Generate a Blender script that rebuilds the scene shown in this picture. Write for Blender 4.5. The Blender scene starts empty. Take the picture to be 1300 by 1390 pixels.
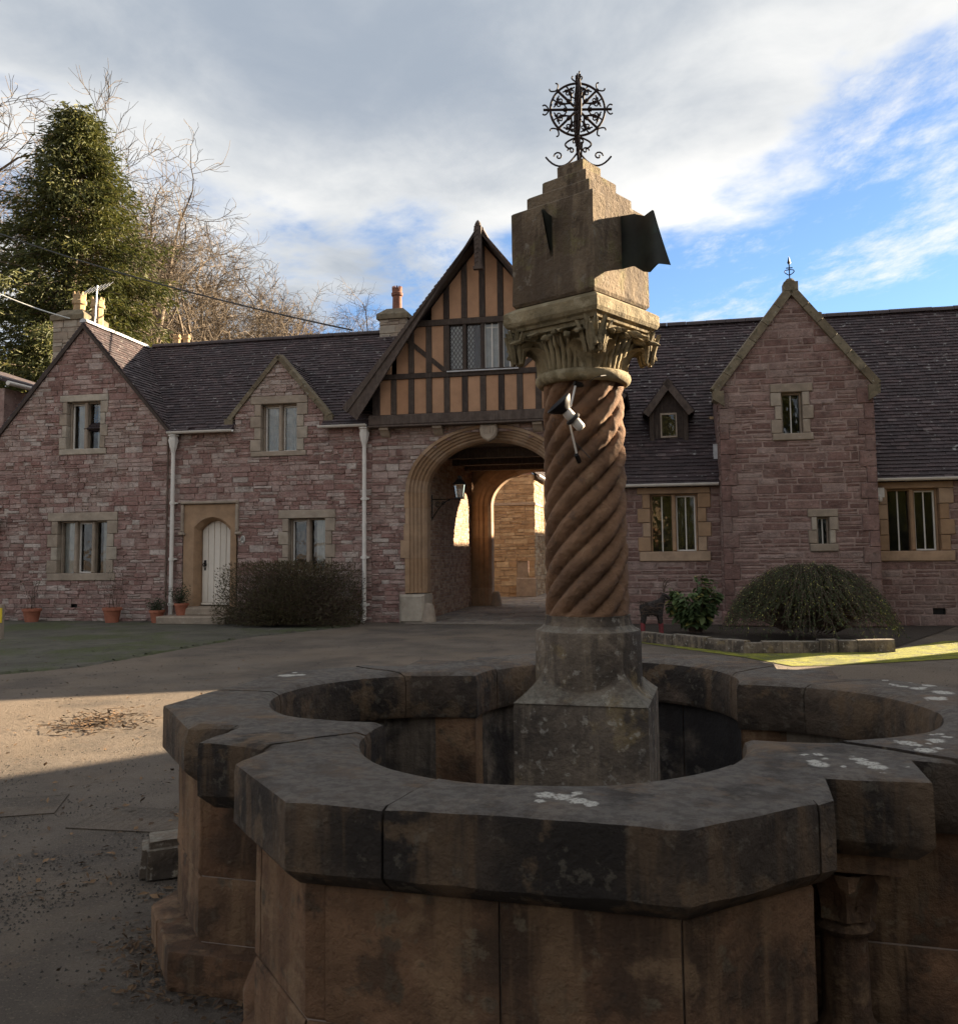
import bpy, bmesh, math, random
from mathutils import Vector, Matrix, noise as mnoise
random.seed(7)
rnd = random.random
def uni(a, b): return a + (b - a) * rnd()
rad = math.radians
scene = bpy.context.scene
col = scene.collection

# ------------------------------------------------------------------ camera
FPX, CAMH, PITCH, ROLL = 1200.0, 1.5, rad(4.65), rad(-0.58)
cam = bpy.data.cameras.new('camera'); camo = bpy.data.objects.new('camera', cam); col.objects.link(camo)
fwd = Vector((0, math.cos(PITCH), math.sin(PITCH))); up0 = Vector((0, -math.sin(PITCH), math.cos(PITCH))); rt0 = Vector((1, 0, 0))
rt = rt0 * math.cos(ROLL) + up0 * math.sin(ROLL); up = up0 * math.cos(ROLL) - rt0 * math.sin(ROLL)
camo.matrix_world = Matrix(((rt.x, up.x, -fwd.x, 0), (rt.y, up.y, -fwd.y, 0), (rt.z, up.z, -fwd.z, CAMH), (0, 0, 0, 1)))
cam.sensor_fit = 'HORIZONTAL'; cam.sensor_width = 36; cam.lens = 36 * FPX / 1300; cam.shift_y = -45 / 1300
cam.clip_start = .05; cam.clip_end = 2000
scene.camera = camo
def ray(px, py): return rt * ((px - 650) / FPX) + up * ((650 - py) / FPX) + fwd
def ground_at(px, py, z=0.):
    d = ray(px, py); t = (z - CAMH) / d.z; return Vector((d.x * t, d.y * t, z))
def at_depth(px, py, Y):
    d = ray(px, py); return Vector((0, 0, CAMH)) + d * (Y / d.y)

# ------------------------------------------------------------------ world, sun, exposure
SUN_AZ, SUN_EL = rad(29), rad(17)                 # azimuth from +X towards +Y
sun_dir = Vector((math.cos(SUN_AZ) * math.cos(SUN_EL), math.sin(SUN_AZ) * math.cos(SUN_EL), math.sin(SUN_EL)))
world = bpy.data.worlds.new('World'); scene.world = world; world.use_nodes = True
wt = world.node_tree; wt.nodes.clear()
def wn(t, **k):
    n = wt.nodes.new(t)
    for a, b in k.items(): setattr(n, a, b)
    return n
def wl(a, b): wt.links.new(a, b)
def wmath(op, a, b=None, c=None, clamp=False):
    n = wn('ShaderNodeMath', operation=op); n.use_clamp = clamp
    for i, v in enumerate((a, b, c)):
        if v is None: continue
        if isinstance(v, (int, float)): n.inputs[i].default_value = v
        else: wl(v, n.inputs[i])
    return n.outputs[0]
sky = wn('ShaderNodeTexSky', sky_type='NISHITA'); sky.sun_disc = False
sky.sun_elevation = SUN_EL; sky.sun_rotation = math.pi / 2 - SUN_AZ
sky.air_density = .8; sky.dust_density = .05; sky.ozone_density = 3.0; sky.altitude = 50
tc = wn('ShaderNodeTexCoord'); sep = wn('ShaderNodeSeparateXYZ'); wl(tc.outputs['Generated'], sep.inputs[0])
dz = wmath('MAXIMUM', sep.outputs[2], .03)
qx = wmath('DIVIDE', sep.outputs[0], dz); qy = wmath('DIVIDE', sep.outputs[1], dz)
comb = wn('ShaderNodeCombineXYZ'); wl(qx, comb.inputs[0]); wl(qy, comb.inputs[1])
def wnoise(scale, detail, rough, off=(0, 0, 0), stretch=(1, 1, 1), rot=0, dist=0.):
    m = wn('ShaderNodeMapping'); m.inputs['Location'].default_value = off; m.inputs['Scale'].default_value = stretch; m.inputs['Rotation'].default_value = (0, 0, rot)
    wl(comb.outputs[0], m.inputs[0])
    n = wn('ShaderNodeTexNoise'); n.inputs['Scale'].default_value = scale; n.inputs['Detail'].default_value = detail
    n.inputs['Roughness'].default_value = rough; n.inputs['Distortion'].default_value = dist
    wl(m.outputs[0], n.inputs['Vector']); return n.outputs[0]
def wsmooth(v, a, b):
    n = wn('ShaderNodeMapRange', interpolation_type='SMOOTHSTEP'); wl(v, n.inputs[0])
    n.inputs[1].default_value = a; n.inputs[2].default_value = b; return n.outputs[0]
# a bank of cloud lies over the court; its far edge runs diagonally over the sky, open blue beyond it
CLA, CLB, CLC = -1.02, -0.85, 2.68
edge = wmath('ADD', wmath('ADD', wmath('MULTIPLY', qx, CLA), wmath('MULTIPLY', qy, CLB)), CLC)
n1 = wnoise(.95, 7, .55, (0.4, 6.2, 0), (1, .8, 1), rad(20), .3)
n2 = wnoise(2.9, 8, .60, (7.3, 2.2, 0), (1, .75, 1), rad(25), .25)
n3 = wnoise(.45, 3, .5, (8.1, 5.5, 0))
dens = wmath('ADD', wmath('MULTIPLY', wmath('MINIMUM', edge, .50), 1.0), wmath('ADD', wmath('MULTIPLY', wmath('SUBTRACT', n1, .5), 2.9), wmath('MULTIPLY', wmath('SUBTRACT', n2, .5), 1.0)))
bank = wsmooth(dens, -.12, .42)
wisp = wmath('MULTIPLY', wsmooth(wmath('ADD', wnoise(.9, 4, .5, (5.5, .6, 0), (1, .5, 1), rad(30)), wmath('MULTIPLY', wnoise(9, 5, .7, (.3, .2, 0), (1, .5, 1), rad(30)), .35)), .66, .86), .8)
cover = wmath('MAXIMUM', bank, wisp)
thick = wsmooth(wmath('ADD', wmath('MULTIPLY', wmath('MINIMUM', edge, 1.5), .22), wmath('ADD', wmath('MULTIPLY', wmath('SUBTRACT', n3, .5), 3.4), wmath('MULTIPLY', wmath('SUBTRACT', n2, .5), .9))), -.25, .95)
ramp = wn('ShaderNodeValToRGB'); wl(thick, ramp.inputs[0])
ramp.color_ramp.elements[0].color = (1.85, 1.82, 1.76, 1); ramp.color_ramp.elements[1].color = (.66, .76, .90, 1)
e_ = ramp.color_ramp.elements.new(.45); e_.color = (1.35, 1.38, 1.40, 1)
mixw = wn('ShaderNodeMix', data_type='RGBA'); wl(cover, mixw.inputs[0]); skm = wn('ShaderNodeVectorMath', operation='SCALE'); wl(sky.outputs[0], skm.inputs[0]); skm.inputs['Scale'].default_value = .36; wl(skm.outputs[0], mixw.inputs[6]); wl(ramp.outputs[0], mixw.inputs[7])
bg = wn('ShaderNodeBackground'); bg.inputs[1].default_value = .1; wl(mixw.outputs[2], bg.inputs[0])
wo = wn('ShaderNodeOutputWorld'); wl(bg.outputs[0], wo.inputs[0])
sl = bpy.data.lights.new('sun', 'SUN'); sl.energy = 5.0; sl.angle = rad(.53); sl.color = (1, .80, .55)
so = bpy.data.objects.new('sun', sl); col.objects.link(so); so.rotation_euler = sun_dir.to_track_quat('Z', 'Y').to_euler(); so.location = (20, 10, 20)
vs = scene.view_settings; vs.view_transform = 'Standard'; vs.look = 'None'; vs.gamma = 1; vs.exposure = 2.62; vs.use_curve_mapping = False
scene.cycles.max_bounces = 6; scene.cycles.transparent_max_bounces = 8

# ------------------------------------------------------------------ frames and builders
TF = rad(-11.5)
MF = Matrix.Translation((.15, 18.46, 0)) @ Matrix.Rotation(TF, 4, 'Z')       # along the front of the range: u right, v into the building
MB_ = Matrix.Translation((.406, 3.63, 0)) @ Matrix.Rotation(rad(-15.3), 4, 'Z')  # the fountain
MW = Matrix.Identity(4)
MFi = MF.inverted(); MBi = MB_.inverted()
def fac(px, py, v=0.):
    o = MFi @ Vector((0, 0, CAMH)); d = MFi.to_3x3() @ ray(px, py); t = (v - o.y) / d.y; p = o + d * t; return p.x, p.z
def toF(p): return MFi @ Vector(p)
BASE = {}
def tag(o, label=None, cat=None, group=None, kind=None):
    if label: o['label'] = label
    if cat: o['category'] = cat
    if group: o['group'] = group
    if kind: o['kind'] = kind
    return o
def thing(name, label, cat, base=(0, 0, 0), frame=MW, group=None):
    o = bpy.data.objects.new(name, None); col.objects.link(o); o.empty_display_size = .2
    o.matrix_world = frame @ Matrix.Translation(base); BASE[o] = Vector(base)
    return tag(o, label, cat, group)
class MB:
    def __init__(s): s.v = []; s.f = []; s.t = []
    def face(s, pts, tint=.5):
        i = len(s.v); s.v += [tuple(p) for p in pts]; s.f.append(tuple(range(i, i + len(pts)))); s.t.append(tint)
    def box(s, a, b, tint=.5, mp=None):
        x0, y0, z0 = a; x1, y1, z1 = b
        c = [(x0, y0, z0), (x1, y0, z0), (x1, y1, z0), (x0, y1, z0), (x0, y0, z1), (x1, y0, z1), (x1, y1, z1), (x0, y1, z1)]
        if mp: c = [mp(*q) for q in c]
        i = len(s.v); s.v += [tuple(q) for q in c]
        for q in ((0, 3, 2, 1), (4, 5, 6, 7), (0, 1, 5, 4), (1, 2, 6, 5), (2, 3, 7, 6), (3, 0, 4, 7)): s.f.append(tuple(i + k for k in q)); s.t.append(tint)
        return s
    def loft(s, rows, closed=False, cap=False, tint=.5, loop=False):
        i = len(s.v); n = len(rows[0]); m = len(rows)
        for r in rows: s.v += [tuple(p) for p in r]
        for a in range(m if loop else m - 1):
            a2 = (a + 1) % m
            for b in range(n if closed else n - 1):
                c = (b + 1) % n
                s.f.append((i + a * n + b, i + a * n + c, i + a2 * n + c, i + a2 * n + b)); s.t.append(tint)
        if cap:
            s.f.append(tuple(i + k for k in range(n))[::-1]); s.f.append(tuple(i + (m - 1) * n + k for k in range(n))); s.t += [tint, tint]
        return s
    def tube(s, path, r, n=6, tint=.5, cap=True):
        rows = []; P = [Vector(p) for p in path]; L = len(P)
        if not hasattr(r, '__len__'): r = [r] * L
        d = (P[1] - P[0]).normalized(); ref = Vector((0, 0, 1)) if abs(d.z) < .9 else Vector((1, 0, 0))
        x = d.cross(ref).normalized()
        for k in range(L):
            d = (P[min(k + 1, L - 1)] - P[max(k - 1, 0)]).normalized()
            x = (x - d * x.dot(d)).normalized(); y = d.cross(x)
            rows.append([P[k] + (x * math.cos(2 * math.pi * j / n) + y * math.sin(2 * math.pi * j / n)) * r[k] for j in range(n)])
        return s.loft(rows, True, cap, tint)
    def lathe(s, prof, c=(0, 0), n=24, tint=.5, cap=True):
        rows = [[(c[0] + r * math.cos(2 * math.pi * j / n), c[1] + r * math.sin(2 * math.pi * j / n), z) for j in range(n)] for r, z in prof]
        return s.loft(rows, True, cap, tint)
    def prism(s, poly, mp, d0, d1, inset=0., tint=.5, rough=0.):
        """poly in (s,z); solid from depth d0 (back) to d1 (front) with a chamfered front edge"""
        n = len(poly); cx = sum(p[0] for p in poly) / n; cz = sum(p[1] for p in poly) / n
        def ins(p):
            dx, dy = cx - p[0], cz - p[1]; sx = max(abs(dx), 1e-6); sy = max(abs(dy), 1e-6)
            return (p[0] + math.copysign(min(inset, sx * .5), dx), p[1] + math.copysign(min(inset, sy * .5), dy))
        rows = [[mp(p[0], p[1], d0) for p in poly]]
        if inset: rows.append([mp(p[0], p[1], d1 - inset) for p in poly]); rows.append([mp(*ins(p), d1 + (uni(-.35, .35) * rough if rough else 0)) for p in poly])
        else: rows.append([mp(p[0], p[1], d1) for p in poly])
        i = len(s.v); m = len(rows)
        for r_ in rows: s.v += [tuple(q) for q in r_]
        for a in range(m - 1):
            for b in range(n):
                c = (b + 1) % n; s.f.append((i + a * n + b, i + a * n + c, i + (a + 1) * n + c, i + (a + 1) * n + b)); s.t.append(tint)
        s.f.append(tuple(i + (m - 1) * n + k for k in range(n))); s.t.append(tint)
        return s
    def mesh(s, name, base=None, smooth=None):
        me = bpy.data.meshes.new(name)
        vv = s.v if base is None else [(p[0] - base.x, p[1] - base.y, p[2] - base.z) for p in s.v]
        me.from_pydata(vv, [], s.f)
        at = me.attributes.new('tint', 'FLOAT', 'FACE'); at.data.foreach_set('value', s.t)
        if smooth:
            me.polygons.foreach_set('use_smooth', [True] * len(me.polygons))
            if smooth < 3: me.set_sharp_from_angle(angle=smooth)
        me.update(); return me
    def build(s, name, mat, parent=None, smooth=None, fix=False):
        b = BASE[parent] if parent else None
        me = s.mesh(name, b, smooth)
        if fix:
            bm = bmesh.new(); bm.from_mesh(me); bmesh.ops.remove_doubles(bm, verts=bm.verts, dist=1e-5); bmesh.ops.recalc_face_normals(bm, faces=bm.faces); bm.to_mesh(me); bm.free()
            if smooth and smooth < 3: me.set_sharp_from_angle(angle=smooth)
        o = bpy.data.objects.new(name, me); col.objects.link(o); me.materials.append(mat)
        if parent: o.parent = parent; BASE[o] = b
        return o
def single(mb, name, mat, label, cat, base=(0, 0, 0), frame=MW, group=None, kind=None, smooth=None):
    b = Vector(base); me = mb.mesh(name, b, smooth); o = bpy.data.objects.new(name, me); col.objects.link(o); me.materials.append(mat)
    o.matrix_world = frame @ Matrix.Translation(b); BASE[o] = b
    return tag(o, label, cat, group, kind)

# ------------------------------------------------------------------ materials
MAT = {}
def new_mat(name):
    m = bpy.data.materials.new(name); m.use_nodes = True; t = m.node_tree; b = t.nodes['Principled BSDF']; MAT[name] = m
    return m, t, b
def nd(t, ty, **k):
    n = t.nodes.new(ty)
    for a, v in k.items(): setattr(n, a, v)
    return n
def tnoise(t, vec, scale, detail=5, rough=.6, stretch=None):
    if stretch:
        m = nd(t, 'ShaderNodeMapping'); m.inputs['Scale'].default_value = stretch; t.links.new(vec, m.inputs[0]); vec = m.outputs[0]
    n = nd(t, 'ShaderNodeTexNoise'); n.inputs['Scale'].default_value = scale; n.inputs['Detail'].default_value = detail; n.inputs['Roughness'].default_value = rough
    t.links.new(vec, n.inputs['Vector']); return n.outputs[0]
def tramp(t, fac_, stops, interp='LINEAR'):
    r = nd(t, 'ShaderNodeValToRGB'); r.color_ramp.interpolation = interp; t.links.new(fac_, r.inputs[0]); e = r.color_ramp.elements
    e[0].position = stops[0][0]; e[0].color = (*stops[0][1], 1); e[1].position = stops[-1][0]; e[1].color = (*stops[-1][1], 1)
    for p, c in stops[1:-1]:
        x = e.new(p); x.color = (*c, 1)
    return r.outputs[0]
def tmix(t, f, a, b, mode='MIX'):
    m = nd(t, 'ShaderNodeMix', data_type='RGBA', blend_type=mode)
    for s, v in ((0, f), (6, a), (7, b)):
        if isinstance(v, (int, float)): m.inputs[s].default_value = v
        elif isinstance(v, tuple): m.inputs[s].default_value = (*v, 1)
        else: t.links.new(v, m.inputs[s])
    return m.outputs[2]
def tsm(t, v, a, b):
    n = nd(t, 'ShaderNodeMapRange', interpolation_type='SMOOTHSTEP'); t.links.new(v, n.inputs[0]); n.inputs[1].default_value = a; n.inputs[2].default_value = b; return n.outputs[0]
def tbump(t, b, h, strength=.5, dist=.02):
    n = nd(t, 'ShaderNodeBump'); n.inputs['Strength'].default_value = strength; n.inputs['Distance'].default_value = dist; t.links.new(h, n.inputs['Height']); t.links.new(n.outputs[0], b.inputs['Normal'])
def surf(name, stops, rough=.9, mott=(6., .35), patches=(), bump=(30., .4, .01), streak=None, tint=True, spec=.3):
    """tint attribute (per piece) picks the piece's own colour; noise mottles it; patches = (scale, lo, hi, colour, amount)"""
    m, t, b = new_mat(name)
    obj = nd(t, 'ShaderNodeTexCoord').outputs['Object']
    big = tnoise(t, obj, mott[0], 6, .65)
    if tint:
        a = nd(t, 'ShaderNodeAttribute', attribute_name='tint').outputs['Fac']; c = tramp(t, a, stops)
    else: c = tramp(t, big, stops)
    dark = nd(t, 'ShaderNodeMapRange'); t.links.new(big, dark.inputs[0]); dark.inputs[1].default_value = .3; dark.inputs[2].default_value = .7; dark.inputs[3].default_value = 1 - mott[1]; dark.inputs[4].default_value = 1 + mott[1]
    v = nd(t, 'ShaderNodeVectorMath', operation='SCALE'); t.links.new(c, v.inputs[0]); t.links.new(dark.outputs[0], v.inputs['Scale']); c = v.outputs[0]
    for (sc, lo, hi, colr, am) in patches:
        f = tsm(t, tnoise(t, obj, sc, 6, .62), lo, hi)
        mm = nd(t, 'ShaderNodeMath', operation='MULTIPLY'); t.links.new(f, mm.inputs[0]); mm.inputs[1].default_value = am; c = tmix(t, mm.outputs[0], c, colr)
    if streak:
        sc, lo, hi, colr, am = streak
        f = tsm(t, tnoise(t, obj, sc, 4, .6, (1, 1, .12)), lo, hi)
        mm = nd(t, 'ShaderNodeMath', operation='MULTIPLY'); t.links.new(f, mm.inputs[0]); mm.inputs[1].default_value = am; c = tmix(t, mm.outputs[0], c, colr)
    t.links.new(c, b.inputs['Base Color']); b.inputs['Roughness'].default_value = rough; b.inputs['Specular IOR Level'].default_value = spec
    if bump:
        h = tnoise(t, obj, bump[0], 8, .7); h2 = tnoise(t, obj, bump[0] * .22, 4, .6)
        s_ = nd(t, 'ShaderNodeMath', operation='ADD'); t.links.new(h, s_.inputs[0]); t.links.new(h2, s_.inputs[1]); tbump(t, b, s_.outputs[0], bump[1], bump[2])
    return m
def topcoat(m, colr, colr2, sc=5., am=.85):
    """paler coat on upward faces only: lichen and dust, plus painted light on the coping"""
    t = m.node_tree; b = t.nodes['Principled BSDF']; src = b.inputs['Base Color'].links[0].from_socket
    g = nd(t, 'ShaderNodeNewGeometry'); sp = nd(t, 'ShaderNodeSeparateXYZ'); t.links.new(g.outputs['True Normal'], sp.inputs[0]); obj = nd(t, 'ShaderNodeTexCoord').outputs['Object']
    up_ = tsm(t, sp.outputs[2], .35, .85); f = tsm(t, tnoise(t, obj, sc, 7, .68), .36, .56); mm = nd(t, 'ShaderNodeMath', operation='MULTIPLY'); t.links.new(up_, mm.inputs[0]); t.links.new(f, mm.inputs[1])
    m2 = nd(t, 'ShaderNodeMath', operation='MULTIPLY'); t.links.new(mm.outputs[0], m2.inputs[0]); m2.inputs[1].default_value = am
    c2 = tmix(t, tsm(t, tnoise(t, obj, sc * 7, 5, .7), .42, .6), colr, colr2); t.links.new(tmix(t, m2.outputs[0], src, c2), b.inputs['Base Color']); return m
def plain(name, c, rough=.6, metal=0., var=.15, sc=8., bump=None, spec=.4):
    m = surf(name, [(0, tuple(x * (1 - var) for x in c)), (1, tuple(x * (1 + var) for x in c))], rough, (sc, var), (), bump, None, False, spec)
    m.node_tree.nodes['Principled BSDF'].inputs['Metallic'].default_value = metal; return m
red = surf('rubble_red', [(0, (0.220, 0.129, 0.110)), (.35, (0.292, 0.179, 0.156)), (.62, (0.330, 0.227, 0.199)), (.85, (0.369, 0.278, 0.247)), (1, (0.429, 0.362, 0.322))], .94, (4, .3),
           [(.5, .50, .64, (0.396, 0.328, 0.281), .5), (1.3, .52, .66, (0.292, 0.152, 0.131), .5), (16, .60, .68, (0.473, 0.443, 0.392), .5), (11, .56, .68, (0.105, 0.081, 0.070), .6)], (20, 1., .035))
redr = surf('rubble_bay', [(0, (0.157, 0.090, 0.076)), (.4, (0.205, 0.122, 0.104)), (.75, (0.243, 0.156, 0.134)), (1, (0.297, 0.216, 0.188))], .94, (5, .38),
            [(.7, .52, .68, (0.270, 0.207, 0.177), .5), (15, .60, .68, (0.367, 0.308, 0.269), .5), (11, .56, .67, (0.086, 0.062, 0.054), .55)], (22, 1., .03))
mortarp = surf('pink_mortar', [(0, (0.249, 0.171, 0.145)), (1, (0.323, 0.233, 0.202))], .95, (9, .3), [(1.2, .5, .7, (0.204, 0.148, 0.125), .5)], (50, .6, .012), tint=False)
mortar = surf('mortar', [(0, (0.244, 0.186, 0.156)), (1, (0.360, 0.283, 0.238))], .95, (12, .25), (), (50, .4, .01), tint=False)
ashlar = surf('ashlar_tan', [(0, (0.277, 0.170, 0.097)), (.5, (0.314, 0.202, 0.123)), (1, (0.351, 0.248, 0.170))], .9, (4, .22), [(3, .55, .75, (0.222, 0.156, 0.112), .6), (18, .62, .72, (0.203, 0.184, 0.175), .35)], (45, .35, .008))
ashgrey = surf('ashlar_grey', [(0, (0.252, 0.198, 0.150)), (.5, (0.306, 0.246, 0.192)), (1, (0.360, 0.312, 0.252))], .9, (4, .25), [(3, .55, .75, (0.204, 0.156, 0.120), .6), (16, .6, .7, (0.396, 0.384, 0.336), .4)], (45, .4, .008))
tanrub = surf('tan_rubble', [(0, (.30, .20, .115)), (.5, (.37, .265, .16)), (1, (.44, .34, .22))], .93, (5, .3), [(2, .55, .7, (.28, .19, .12), .5)], (24, .9, .02))
tile = surf('roof_tile', [(0, (.028, .018, .020)), (.5, (.046, .030, .032)), (.85, (.066, .042, .043)), (1, (.10, .075, .074))], .8, (3, .3), [(9, .61, .67, (.34, .33, .31), .6), (1.6, .52, .7, (.042, .036, .040), .5), (30, .62, .68, (.28, .27, .25), .5)], (60, .4, .006), spec=.45)
ridgem = plain('ridge_tile', (.06, .045, .045), .8, bump=(40, .4, .005))
coping = surf('gable_coping', [(0, (.13, .10, .065)), (1, (.19, .155, .105))], .95, (6, .35), [(9, .55, .68, (.07, .065, .035), .7), (20, .63, .7, (.38, .37, .33), .6)], (40, .6, .015))
timber = surf('old_timber', [(0, (.030, .020, .016)), (1, (.062, .044, .034))], .75, (14, .35), (), None, (26, .5, .7, (.11, .085, .07), .5))
bargem = surf('barge_timber', [(0, (.06, .042, .034)), (1, (.09, .066, .054))], .8, (10, .35), (), (40, .4, .01), (20, .5, .7, (.14, .115, .095), .5))
plaster = surf('ochre_plaster', [(0, (0.324, 0.174, 0.097)), (1, (0.387, 0.226, 0.137))], .9, (3, .16), [(4, .6, .75, (0.252, 0.141, 0.074), .5), (1.7, .62, .8, (0.405, 0.254, 0.158), .5)], (60, .25, .006))
white = plain('white_paint', (.62, .58, .53), .5, var=.07, sc=5)
cream = surf('cream_door_paint', [(0, (.60, .535, .455)), (1, (.68, .61, .53))], .5, (4, .05), [(7, .64, .72, (.5, .44, .37), .4)], (40, .12, .004))
black = plain('black_iron', (.016, .014, .014), .55, .4, .3, 20)
rust = surf('rusted_iron', [(0, (.018, .011, .010)), (1, (.04, .020, .015))], .7, (30, .4), (), (60, .4, .004), tint=False)
bronze = surf('dark_bronze', [(0, (.010, .011, .009)), (1, (.022, .026, .020))], .5, (8, .4), [(9, .6, .75, (.03, .06, .045), .6)], None, tint=False)
terra = surf('terracotta', [(0, (.30, .10, .060)), (1, (.36, .14, .085))], .85, (8, .2), [(6, .6, .75, (.36, .25, .2), .4)], (60, .2, .004), tint=False)
claypot = surf('chimney_pot_clay', [(0, (.33, .22, .12)), (1, (.42, .30, .17))], .9, (8, .25), [(5, .6, .75, (.2, .15, .09), .6)], (40, .4, .008), tint=False)
redpot = plain('red_chimney_pot', (.20, .085, .055), .85, var=.25, bump=(30, .3, .006))
lead = plain('lead_flashing', (.45, .45, .46), .6, .1)
brickm = surf('passage_brick', [(0, (.24, .14, .09)), (.5, (.31, .205, .135)), (1, (.40, .30, .21))], .92, (7, .3), [(3, .6, .8, (.34, .27, .22), .4)], (45, .5, .01))
curtain = plain('pale_curtain', (.72, .70, .66), .9, var=.1)
stoneF = surf('fountain_stone', [(0, (0.136, 0.071, 0.038)), (.5, (0.183, 0.099, 0.055)), (1, (0.230, 0.133, 0.076))], .9, (2.6, .5),
              [(1.5, .47, .60, (0.051, 0.033, 0.023), .8), (4.5, .54, .63, (0.289, 0.186, 0.107), .6), (14, .58, .66, (0.230, 0.190, 0.129), .5), (7, .54, .63, (0.047, 0.032, 0.023), .6), (30, .58, .66, (0.102, 0.059, 0.038), .5)], (24, 1., .03), (9, .48, .62, (0.289, 0.178, 0.099), .5))
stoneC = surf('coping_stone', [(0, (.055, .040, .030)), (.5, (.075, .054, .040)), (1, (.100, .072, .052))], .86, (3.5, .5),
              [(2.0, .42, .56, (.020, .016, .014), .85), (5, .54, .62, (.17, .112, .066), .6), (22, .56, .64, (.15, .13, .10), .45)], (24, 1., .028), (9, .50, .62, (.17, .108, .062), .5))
topcoat(stoneC, (.135, .118, .102), (.085, .072, .062), 4.)  # lichen tone, but the paler tops also paint in sky light the sides lack
stoneI = surf('basin_lining', [(0, (.15, .118, .09)), (1, (.23, .185, .145))], .9, (2.2, .5), [(1.3, .44, .56, (.018, .017, .019), .92), (5, .56, .68, (.32, .28, .23), .55)], (26, .9, .02), (8, .48, .66, (.022, .018, .017), .7))
lichen = surf('white_lichen', [(0, (.34, .32, .285)), (1, (.48, .46, .42))], .95, (70, .3), [(60, .52, .6, (.12, .105, .09), .8)], (120, .6, .003), tint=False)
plinthS = surf('plinth_stone', [(0, (.115, .088, .066)), (1, (.19, .148, .112))], .9, (5, .45), [(2.4, .44, .58, (.040, .032, .027), .8), (6, .54, .64, (.26, .185, .085), .5), (24, .57, .65, (.40, .37, .32), .5), (9, .55, .63, (.05, .04, .034), .5)], (30, 1., .02), (12, .52, .64, (.27, .21, .15), .45))
topcoat(plinthS, (.24, .22, .18), (.15, .135, .11), 9., .7)
shaftm = surf('shaft_sandstone', [(0, (0.172, 0.091, 0.050)), (1, (0.258, 0.147, 0.085))], .9, (3.5, .3), [(2.5, .48, .64, (0.117, 0.067, 0.043), .7), (7, .56, .68, (0.312, 0.217, 0.132), .45), (22, .58, .68, (0.094, 0.067, 0.054), .5)], (32, 1., .02), tint=False)
capm = surf('capital_stone', [(0, (.21, .165, .095)), (1, (.29, .235, .145))], .92, (7, .35), [(5, .46, .6, (.12, .095, .05), .65), (14, .55, .64, (.36, .31, .21), .5), (9, .56, .66, (.06, .05, .03), .5)], (36, .9, .014), tint=False)
dialm = surf('dial_stone', [(0, (0.160, 0.116, 0.078)), (1, (0.220, 0.168, 0.111))], .92, (6, .4), [(3, .46, .6, (0.088, 0.060, 0.039), .75), (8, .54, .64, (0.192, 0.168, 0.074), .55), (28, .57, .65, (0.304, 0.272, 0.221), .5), (14, .56, .64, (0.056, 0.040, 0.029), .55)], (34, 1., .02), (12, .48, .6, (0.080, 0.056, 0.039), .7), tint=False)
asphalt = surf('asphalt', [(0, (0.108, 0.087, 0.069)), (1, (0.168, 0.137, 0.110))], .9, (1.1, .3), [(.3, .46, .6, (0.215, 0.165, 0.121), .6), (.8, .52, .64, (0.092, 0.074, 0.061), .65), (70, .56, .64, (0.255, 0.204, 0.160), .6), (6, .56, .68, (0.175, 0.124, 0.085), .5), (120, .58, .64, (0.040, 0.035, 0.029), .6)], (95, 1., .03), tint=False)
mossy = surf('mossy_asphalt', [(0, (.088, .080, .064)), (1, (.125, .114, .092))], .95, (1.5, .3), [(.45, .48, .60, (.070, .085, .026), .75), (3, .52, .62, (.055, .052, .042), .6), (14, .54, .64, (.10, .11, .035), .5), (50, .58, .65, (.20, .175, .14), .5)], (90, 1., .03), tint=False)
mossy2 = surf('yellow_moss', [(0, (.17, .18, .02)), (1, (.27, .265, .03))], .95, (6, .4), [(5, .50, .60, (.085, .080, .060), .7), (30, .5, .62, (.30, .29, .07), .5), (1.2, .5, .62, (.10, .11, .03), .6)], (90, 1.0, .03), tint=False)
flags = surf('flagstone', [(0, (.13, .105, .085)), (1, (.21, .175, .14))], .88, (5, .3), [(4, .58, .75, (.10, .085, .07), .6)], (40, .6, .01))
soil = plain('soil', (.04, .03, .022), .95, var=.3, bump=(30, .8, .03))
hillm = surf('hillside', [(0, (.09, .075, .045)), (1, (.14, .11, .06))], .95, (.2, .4), [(.5, .5, .7, (.05, .06, .025), .6)], (3, .8, .3), tint=False)
bark = surf('bark', [(0, (.11, .085, .062)), (1, (.16, .125, .09))], .9, (4, .35), [(2, .6, .75, (.07, .08, .04), .5)], (20, .6, .03), tint=False)
twigm = surf('twigs', [(0, (.095, .074, .054)), (1, (.155, .12, .086))], .9, (.6, .3), (), None, tint=False)
def leafmat(name, stops, rough=.6, trans=.25):
    m = surf(name, stops, rough, (1.5, .25), (), None)
    m.node_tree.nodes['Principled BSDF'].inputs['Transmission Weight'].default_value = 0
    t = m.node_tree; b = t.nodes['Principled BSDF']; out = [n for n in t.nodes if n.type == 'OUTPUT_MATERIAL'][0]
    tr = nd(t, 'ShaderNodeBsdfTranslucent'); mx = nd(t, 'ShaderNodeMixShader'); mx.inputs[0].default_value = trans
    t.links.new(b.inputs['Base Color'].links[0].from_socket, tr.inputs[0]); t.links.new(b.outputs[0], mx.inputs[1]); t.links.new(tr.outputs[0], mx.inputs[2]); t.links.new(mx.outputs[0], out.inputs[0])
    return m
everg = leafmat('evergreen_leaves', [(0, (0.029, 0.037, 0.011)), (.5, (0.067, 0.075, 0.019)), (1, (0.153, 0.140, 0.036))])
hedgem = leafmat('hedge_leaves', [(0, (0.043, 0.035, 0.021)), (.5, (0.075, 0.066, 0.031)), (.8, (0.106, 0.062, 0.039)), (1, (0.128, 0.113, 0.052))])
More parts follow.
